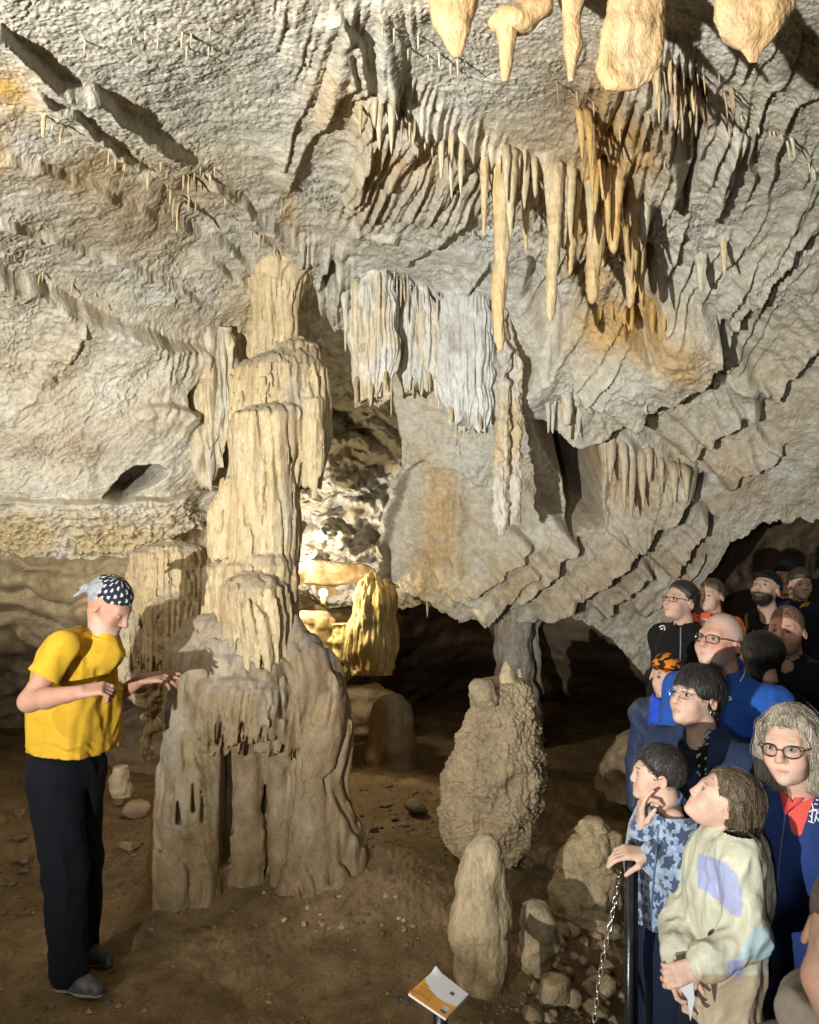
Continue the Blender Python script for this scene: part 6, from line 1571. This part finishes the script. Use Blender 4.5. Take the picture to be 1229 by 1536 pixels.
# --- child with orange cap
hd = Head(999, 1014, 3.90, .84, -22, 2, 4, child=True)
cc = Person('child in orange and black peaked cap and blue jacket beside the bald man', hd, -25, feet=(float(P(1000, 1100, 3.95)[0]), 3.95), width=.75)
cc.add_body(.0058, SKP, None, None, blush=.3); eyes(hd, cc.root, (.12, .08, .04), (-5, 6))
ccap = lambda p: union(lambda p: hd.scalp(p, .012, .045, .04, .03, .0, y0=-.09), lambda p: el(hd.loc(p), (0, -.115, .050), (.062, .055, .007))*hd.s, k=.01)(p)
V, Q = surface(ccap, hd.c-.19, hd.c+.19, .005); q = hd.loc(V.astype(np.float32)); n_ = perlin(q[:, 0]*28+3, q[:, 1]*28, q[:, 2]*40)
mesh_obj('cap', V, Q, M_CLOTH, cc.root, col=np.where((n_ > -.02)[:, None], [.60, .20, .02], [.02, .015, .012]))
def ccol(V):
    x, y = px_of(V); c = np.broadcast_to(NAVY*1.1, V.shape).copy(); c[(np.abs(x-982-(y-1060)*-.06) < 7) & (y < 1085)] = (.01, .06, .55); return c
tee(cc, 'jacket', NAVY, .011, .02, None, neck_cut(cc, .064), .008, M_NYLON, ccol); cc.trousers((.02, .025, .04), .018)

# --- woman in black hoodie
hd = Head(1021, 902, 4.70, .96, -64, 14, 0, fat=.92)
hw = Person('woman with tied dark hair and glasses in a black hooded top', hd, -55, feet=(float(P(1022, 950, 4.75)[0]), 4.78), width=.95)
hw.add_body(.0064, SKP, None, None); eyes(hd, hw.root, look=(0, 8)); glasses(hd, hw.root, .024, .014, .0016, .6)
hw.hair(lambda p: union(lambda p: hd.scalp(p, .012, .070, .045, .01, -.06, y0=-.075), lambda p: rc(p, hd.wld((0, .10, .03)), hd.wld((0, .15, -.03)), .035, .02), k=.02)(p), .0064, (.012, .010, .009), (.035, .026, .022), (hd.c-.22, hd.c+.22))
tee(hw, 'hooded_top', BLACK, .012, .024, None, neck_cut(hw, .070, .03), .012, M_CLOTH)
strokes(hw, 'emblem', [[(989, 941), (993, 938), (998, 939), (997, 945)], [(991, 944), (995, 942)]], 4.3, 5.1, .004, M_WHITE); strokes(hw, 'drawstring', [[(1021, 940), (1021, 970), (1020, 1000)]], 4.3, 5.2, .004, plain_mat('grey_cord', (.2, .2, .2), .8))
hw.trousers(tuple(BLACK), .02)

# --- boy in orange hood
hd = Head(1067, 893, 4.85, .82, -50, 4, 0, child=True)
ob = Person('small boy with cropped brown hair in an orange and white hooded jacket', hd, -40, feet=(float(P(1069, 950, 4.9)[0]), 4.9), width=.8, gz=float(floor_z(1.8, 4.9)))
ob.add_body(.006, SKP, None, None, blush=.35, buzz=((.10, .065, .04), .8, .060, .035, .0, -.05)); eyes(hd, ob.root, look=(0, 4))
ob.hair(lambda p: hd.scalp(p, .007, .068, .045, .02, -.035, y0=-.078), .006, (.09, .06, .035), (.04, .028, .018))
def ocol(V):
    x, y = px_of(V); c = np.broadcast_to(np.array([.60, .12, .05]), V.shape).copy(); c[(x > 1052) & (x < 1074) & (y > 928)] = (.5, .5, .5); c[(y > 975)] = (.1, .1, .11); c[(perlin(x/5., y/5., 0*x) > .34)] *= .25; return c
tee(ob, 'hooded_jacket', CORAL, .009, .03, None, neck_cut(ob, .066, .04), .010, M_CLOTH, ocol); ob.trousers(tuple(NAVY), .02)

# --- bearded man with cap
hd = Head(1149, 884, 5.30, 1.0, -48, 24, 0)
be = Person('bearded man in black cap and black T-shirt with gold print', hd, -35, feet=(float(P(1152, 950, 5.35)[0]), 5.4), width=1.0)
be.add_body(.0066, SKP*.95, None, None, stubble=((.015, .012, .010), 1.25), brow=(.02, .015, .012)); eyes(hd, be.root, look=(0, 8))
cap_fn = lambda p: union(lambda p: hd.scalp(p, .013, .052, .045, .03, -.01, y0=-.09), lambda p: el(hd.loc(p), (0, -.110, .064), (.060, .050, .007), rotx(.15))*hd.s, k=.012)(p)
V, Q = surface(cap_fn, hd.c-.19, hd.c+.19, .0062); mesh_obj('cap', V, Q, M_CLOTH, be.root, col=np.broadcast_to(BLACK, V.shape))
tee(be, 't_shirt', BLACK*1.3, .012, .014, None, neck_cut(be, .066, .02, vee=.05), .008)
strokes(be, 'gold_print', [[(1126, 955), (1130, 946), (1134, 955), (1138, 946), (1142, 955), (1147, 946), (1152, 954)], [(1124, 957), (1154, 957)]], 4.9, 5.8, .007, M_GOLD)
strokes(be, 'strap', [[(1122, 945), (1119, 925), (1124, 915)]], 4.9, 5.8, .010, plain_mat('olive_strap', (.22, .17, .04), .8)); be.trousers(tuple(BLACK), .02)

# --- man carrying a small boy
hd = Head(1180, 868, 5.75, 1.0, -30, 6, 0)
cm = Person('man in dark cap half hidden behind the small boy he carries', hd, -20, feet=(float(P(1196, 950, 5.8)[0]), 5.85), width=1.0)
cm.add_body(.008, SKT, None, None); eyes(hd, cm.root)
capm = lambda p: union(lambda p: hd.scalp(p, .013, .050, .045, .03, -.01, y0=-.09), lambda p: el(hd.loc(p), (0, -.110, .058), (.060, .050, .008))*hd.s, k=.012)(p)
V, Q = surface(capm, hd.c-.19, hd.c+.19, .008); mesh_obj('cap', V, Q, M_CLOTH, cm.root, col=np.broadcast_to(BLACK, V.shape))
tee(cm, 'sweater', NAVY*.6, .014, .02); cm.trousers(tuple(BLACK), .022)
hd = Head(1201, 876, 5.35, .84, -8, 2, 0, child=True)
cb_ = Person('small boy with dark fringe carried high in the crowd, gold print on his sleeve', hd, -8, feet=(float(P(1203, 950, 5.42)[0]), 5.42), width=.75, gz=float(floor_z(2.5, 5.4)))
cb_.add_body(.0064, SKP, None, None, blush=.3); eyes(hd, cb_.root, look=(-4, 8))
cb_.hair(lambda p: hd.scalp(p, .012, .050, .035, .02, -.04, y0=-.085), .0064, (.02, .016, .013), (.045, .035, .028))
tee(cb_, 'jacket', NAVY*.7, .011, .02, None, neck_cut(cb_, .064)); strokes(cb_, 'gold_print', [[(1200, 912), (1206, 904), (1204, 912), (1210, 902), (1209, 911), (1214, 904)]], 4.9, 5.8, .006, M_GOLD); cb_.trousers(tuple(NAVY), .02)

# --- man in black T-shirt
hd = Head(1180, 945, 4.15, 1.05, -40, 3, 0, fat=1.18)
tm = Person('stout man with cropped black hair in a plain black T-shirt', hd, -35, feet=(float(P(1200, 1000, 4.2)[0]), 4.25), width=1.15, depth=1.15)
tm.add_body(.0058, SKR*1.05, None, None, stubble=((.10, .07, .06), .45), brow=(.03, .02, .015), buzz=((.02, .017, .015), .92, .072, .042, .0, -.055), blush=.4)
eyes(hd, tm.root, look=(-5, -4))
tee(tm, 't_shirt', BLACK*1.2, .012, .014, None, neck_cut(tm, .070, .015, vee=.04), .008, belly=.8); tm.trousers(tuple(BLACK), .02)

# --- person with long black hair, mostly hidden
hd = Head(1140, 985, 3.98, .98, -150, 0, 0)
dk = Person('person with long black hair hidden between the blue polo and the black T-shirt', hd, -60, feet=(float(P(1142, 1050, 4.0)[0]), 4.02), width=.9)
dk.add_body(.0075, SKP, None, None); eyes(hd, dk.root)
def dh(p):
    q = hd.loc(p); d = el(q, (0, .016, .034), (.090, .112, .098)); lim = np.interp(q[:, 1], [-.12, -.06, -.04, -.008, .03], [.07, .05, -.05, -.14, -.2]); d = np.maximum(d, (lim-q[:, 2])*.7)
    qa = q.copy(); qa[:, 0] = np.abs(qa[:, 0]); return smin(d, rc(qa, (.06, .02, .0), (.07, .02, -.16), .045, .035), .04)*hd.s
dk.hair(dh, .007, (.006, .006, .006), (.018, .016, .015), (hd.c-.24, hd.c+.24)); tee(dk, 'black_top', BLACK, .014, .016); dk.trousers(tuple(BLACK), .022)

# --- child close to the photographer
hd = Head(1298, 1424, 1.0, .82, -40, -4, 6, fat=1.12, child=True)
nc = Person('child with bare forehead and beige hood close beside the photographer', hd, -10, feet=(float(P(1330, 1500, 1.0)[0]), 1.05), width=.55)
nc.add_body(.0042, SKT*.36, None, None, blush=.3, brow=(.12, .07, .05)); eyes(hd, nc.root)
nc.hair(lambda p: hd.scalp(p, .008, .080, .05, .02, -.05, y0=-.07), .006, (.02, .015, .012), (.04, .03, .025))
tee(nc, 'beige_jacket', (.115, .095, .075), .008, .022, None, neck_cut(nc, .065, .05), .008, M_CLOTH)
def hoodf(p):
    c = nc.nb+np.array([0, 0, -.005]); q = p-c.astype(np.float32); r_ = np.hypot(q[:, 0], q[:, 1]*.9); return np.hypot(r_-.075, q[:, 2]*.7)-.030
nc.garment('hood', hoodf, bx(nc.nb, m=.22), .007, (.115, .095, .075), None, .006, 9., 2.)
nc.trousers((.03, .03, .04), .02)
print('visitors', round(time.time()-T0, 1))
# ================================================================ sign, railing, chain, lamps
M_STEEL = plain_mat('sign_post_steel', (.10, .10, .11), .35, .9, bump=.1)
M_RAIL = plain_mat('black_rail_paint', (.02, .022, .025), .28, .3, spec=.6, bump=.15, bscale=60, var=.3, vscale=40)
def sign_mat():
    m, nt, b = new_mat('printed_board'); L = nt.links.new
    at = node(nt, 'ShaderNodeAttribute'); at.attribute_name = 'Col'; L(at.outputs['Color'], b.inputs['Base Color']); b.inputs['Roughness'].default_value = .35; return m
M_SIGN = sign_mat()
c4 = [P(654, 1453, 2.72), P(703, 1491, 2.62), P(669, 1527, 2.50), P(613, 1489, 2.60)]      # back left, back right, front right, front left corners
sg = empty('info_sign', tuple(np.array([(c4[0]+c4[2])/2])[0]*[1, 1, 0]+np.array([0, 0, float(floor_z(.11, 2.6))]))); tag(sg, 'small tilted white and orange information board on a short steel post', 'sign')
n = 60; uu, vv = np.meshgrid(np.linspace(0, 1, n), np.linspace(0, 1, n))
G = (c4[0]*(1-uu)[..., None]*(1-vv)[..., None]+c4[1]*uu[..., None]*(1-vv)[..., None]+c4[2]*uu[..., None]*vv[..., None]+c4[3]*(1-uu)[..., None]*vv[..., None])
G[..., 2] += .010*np.exp(-(uu/.12)**2-(vv/.12)**2)+.006*np.exp(-((uu)/.1)**2-((vv-1)/.1)**2)      # lifted corners
cs = np.broadcast_to(np.array([.62, .63, .68]), G.shape).copy()
bd = .52-.42*np.clip(1.6*uu-.1, 0, 1)**1.2*0; edge = .30+.55*uu**1.3*(1)-.25*uu*(uu > .8)*0
wh = vv < .42+.22*np.sin(uu*2.6)
cs[~wh] = np.array([.62, .24, .03]); mixo = np.clip((vv-.4)*1.2, 0, 1)[..., None]; cs = np.where(wh[..., None], cs, np.array([.62, .36, .05])*(1-mixo)+np.array([.60, .19, .03])*mixo)
tri = wh & (np.abs(uu-.72) < .05) & (np.abs(vv-.30) < .05); cs[tri] = (.05, .05, .06)
tx = wh & (np.abs(perlin(uu*40, vv*16, 0*uu)) > .5) & (uu > .2) & (uu < .62) & (vv > .12) & (vv < .34); cs[tx] *= .62
tl = (~wh) & (((vv*26) % 2) < .75) & (uu > .08) & (uu < .48) & (vv > .52) & (vv < .90) & (perlin(uu*34, np.floor(vv*13)*3.3, 0*uu) > -.25); cs[tl] *= .45
ph = (uu > .78) & (uu < .93) & (vv > .70) & (vv < .92); cs[ph] = (.45, .47, .50); cs[ph & (vv > .84)] = (.12, .06, .10)
V0 = G.reshape(-1, 3); dn = np.cross(c4[1]-c4[0], c4[3]-c4[0]); dn /= np.linalg.norm(dn); dn = dn if dn[2] < 0 else -dn
mesh_obj('printed_sheet', V0, grid_faces(n, n)[:, ::-1], M_SIGN, sg, col=cs.reshape(-1, 3))
bk = np.array(c4)*1.0; bk = (bk-bk.mean(0))*1.0+bk.mean(0)
Vb = np.concatenate([bk+dn*.003, bk+dn*.010]); mesh_obj('backing_board', Vb, np.array([[0, 1, 2, 3], [7, 6, 5, 4], [0, 4, 5, 1], [1, 5, 6, 2], [2, 6, 7, 3], [3, 7, 4, 0]]), plain_mat('white_board_edge', (.75, .74, .70), .5), sg, smooth=False)
ctr = (c4[0]+c4[2])/2
pb_ = ctr*[1, 1, 0]+np.array([0, 0, float(floor_z(ctr[0], ctr[1]))-.05])
V, f = tube(np.array([pb_, ctr+dn*.012]), .022, 20); mesh_obj('post', V, f, M_STEEL, sg)
V, f = tube(np.array([ctr+dn*.011, ctr+dn*.03]), .05, 20); mesh_obj('bracket', V, f, M_STEEL, sg)

# --- railing the boy holds
rx, ry = float(P(944, 1300, 2.44)[0]), 2.44; rz = float(floor_z(rx, ry)); top = float(P(944, 1291, 2.44)[2])
rl = empty('railing', (rx, ry, rz)); tag(rl, 'black tubular steel railing post under the boy\'s hand with chain hooked on it', 'railing')
V, f = tube(np.array([[rx, ry, rz-.05], [rx, ry, top]]), .0135, 20); mesh_obj('post', V, f, M_RAIL, rl)
V, f = tube(np.array([[rx+.032, ry+.06, rz-.05], [rx+.032, ry+.06, top]]), .011, 16); mesh_obj('post', V, f, M_RAIL, rl)
V, f = tube(np.array([[rx, ry, top-.004], [rx+.012, ry+.02, top+.010], [rx+.032, ry+.06, top-.004]]), .0135, 14); mesh_obj('handrail_cap', V, f, M_RAIL, rl)
V, f = tube(np.array([[rx, ry, rz], [rx, ry, rz+.012]]), .05, 20); mesh_obj('foot_plate', V, f, M_RAIL, rl)
# --- chain, link by link
M_CHAIN = plain_mat('galvanised_chain', (.55, .54, .52), .3, 1.0, bump=.1)
pts = np.array([P(930, 1312, 2.46), P(924, 1345, 2.50), P(913, 1400, 2.50), P(904, 1440, 2.46), P(897, 1490, 2.40), P(890, 1545, 2.32), P(884, 1600, 2.25)])
chn = empty('chain', tuple(pts[-1])); tag(chn, 'thin galvanised chain hanging beside the black railing post', 'chain')
seg = np.r_[0, np.cumsum(np.linalg.norm(np.diff(pts, axis=0), axis=1))]; nl_ = int(seg[-1]/.021)
th = np.linspace(0, 2*np.pi, 13)[:-1]
for k in range(nl_):
    t0 = k/nl_*seg[-1]; p0 = np.array([np.interp(t0, seg, pts[:, a]) for a in range(3)]); p1 = np.array([np.interp(min(t0+.02, seg[-1]), seg, pts[:, a]) for a in range(3)])
    d = p1-p0; d /= np.linalg.norm(d)+1e-9; side = np.cross(d, [0, 1, 0] if k % 2 else [1, 0, 0]); side /= np.linalg.norm(side)
    loop = np.array([p0+d*.0145*math.cos(a)+side*.0065*math.sin(a) for a in list(th)+[th[0]]])
    V, f = tube(loop, .0022, 6, False); mesh_obj('link', V, f, M_CHAIN, chn)

# --- lamps
M_LBLACK = plain_mat('lamp_housing', (.03, .03, .03), .5, .2)
def flood(name, label, loc, target, size, ground=True, emit=(1, .97, .9), es=12):
    loc = np.array(loc); d = np.array(target)-loc; d /= np.linalg.norm(d); e = empty(name, (loc[0], loc[1], float(floor_z(loc[0], loc[1])) if ground else loc[2])); tag(e, label, 'lamp')
    sd = np.cross(d, [0, 0, 1.]); sd /= np.linalg.norm(sd); u_ = np.cross(sd, d); back = loc-d*.06
    cor = [(-1, -1), (1, -1), (1, 1), (-1, 1)]; w_, h_ = size
    A = np.array([back+sd*a*w_+u_*b_*h_ for a, b_ in cor]); Bq = np.array([back-d*.07+sd*a*w_*.8+u_*b_*h_*.8 for a, b_ in cor])
    mesh_obj('housing', np.concatenate([A, Bq]), np.array([[4, 5, 6, 7][::-1], [0, 1, 5, 4], [1, 2, 6, 5], [2, 3, 7, 6], [3, 0, 4, 7]]), M_LBLACK, e, smooth=False)
    Gp = np.array([back+d*.004+sd*a*w_*.9+u_*b_*h_*.9 for a, b_ in cor]); mesh_obj('lens', Gp, np.array([[0, 1, 2, 3]]), plain_mat(name+'_glass', (.8, .8, .8), .2, emit=emit, estr=es), e, smooth=False)
    if ground:
        V, f = tube(np.array([[loc[0]-d[0]*.1, loc[1]-d[1]*.1, float(floor_z(loc[0], loc[1]))], back-d*.1]), .018, 12); mesh_obj('pole', V, f, M_LBLACK, e)
        for a in (0, 2.1, 4.2):
            zf = float(floor_z(loc[0], loc[1])); V, f = tube(np.array([[loc[0]-d[0]*.1, loc[1]-d[1]*.1, zf+.5], [loc[0]-d[0]*.1+.38*math.cos(a), loc[1]-d[1]*.1+.38*math.sin(a), zf-.01]]), .012, 10); mesh_obj('leg', V, f, M_LBLACK, e)
    return e
flood('floodlight', 'black floodlight on a tripod left of the photographer', FLOOD, (.45, 4.9, 4.45), (.12, .09))
flood('fill_lamp', 'small lamp over the visitors\' path behind the photographer', FILL_LAMP, (1.55, 4.3, 1.45), (.06, .06), False)
flood('wall_spotlight', 'small warm spotlight high on the left cave wall', WALLSPOT, (-1.0, 4.5, 1.15), (.07, .07), False, (1, .85, .6), 8)
lp = empty('nook_lamp', tuple(np.array(NOOK)-[0, 0, .12])); tag(lp, 'small glowing warm lamp tucked behind the column under the ledge', 'lamp')
th_ = np.linspace(0, np.pi, 12); rr = np.sin(th_)*.032+1e-4; pth = np.array([[NOOK[0], NOOK[1]+.07, NOOK[2]-.03+.032*math.cos(t)*-1] for t in th_])
V, f = tube(pth, rr, 16, False); mesh_obj('bulb', V, f, plain_mat('glowing_bulb', (1, .9, .6), .3, emit=(1, .88, .5), estr=30), lp)
V, f = tube(np.array([[NOOK[0], NOOK[1]+.07, NOOK[2]-.13], [NOOK[0], NOOK[1]+.07, NOOK[2]-.06]]), [.02, .018], 16); mesh_obj('socket', V, f, plain_mat('brass_socket', (.5, .38, .15), .4, .8), lp)
ap = empty('alcove_lamp', tuple(np.array(ALCOVE)-[0, 0, .1])); tag(ap, 'lamp hidden behind the column that lights the alcove', 'lamp')
V, f = tube(np.array([np.array(ALCOVE)-[.10, 0, .06], np.array(ALCOVE)-[.03, 0, .02]]), [.04, .05], 16); mesh_obj('housing', V, f, M_LBLACK, ap)
V, f = tube(np.array([np.array(ALCOVE)-[.10, 0, .06], np.array(ALCOVE)-[.14, .0, .5]]), .015, 10); mesh_obj('stem', V, f, M_LBLACK, ap)
print('props', round(time.time()-T0, 1))
print('script seconds', round(time.time()-T0, 1))
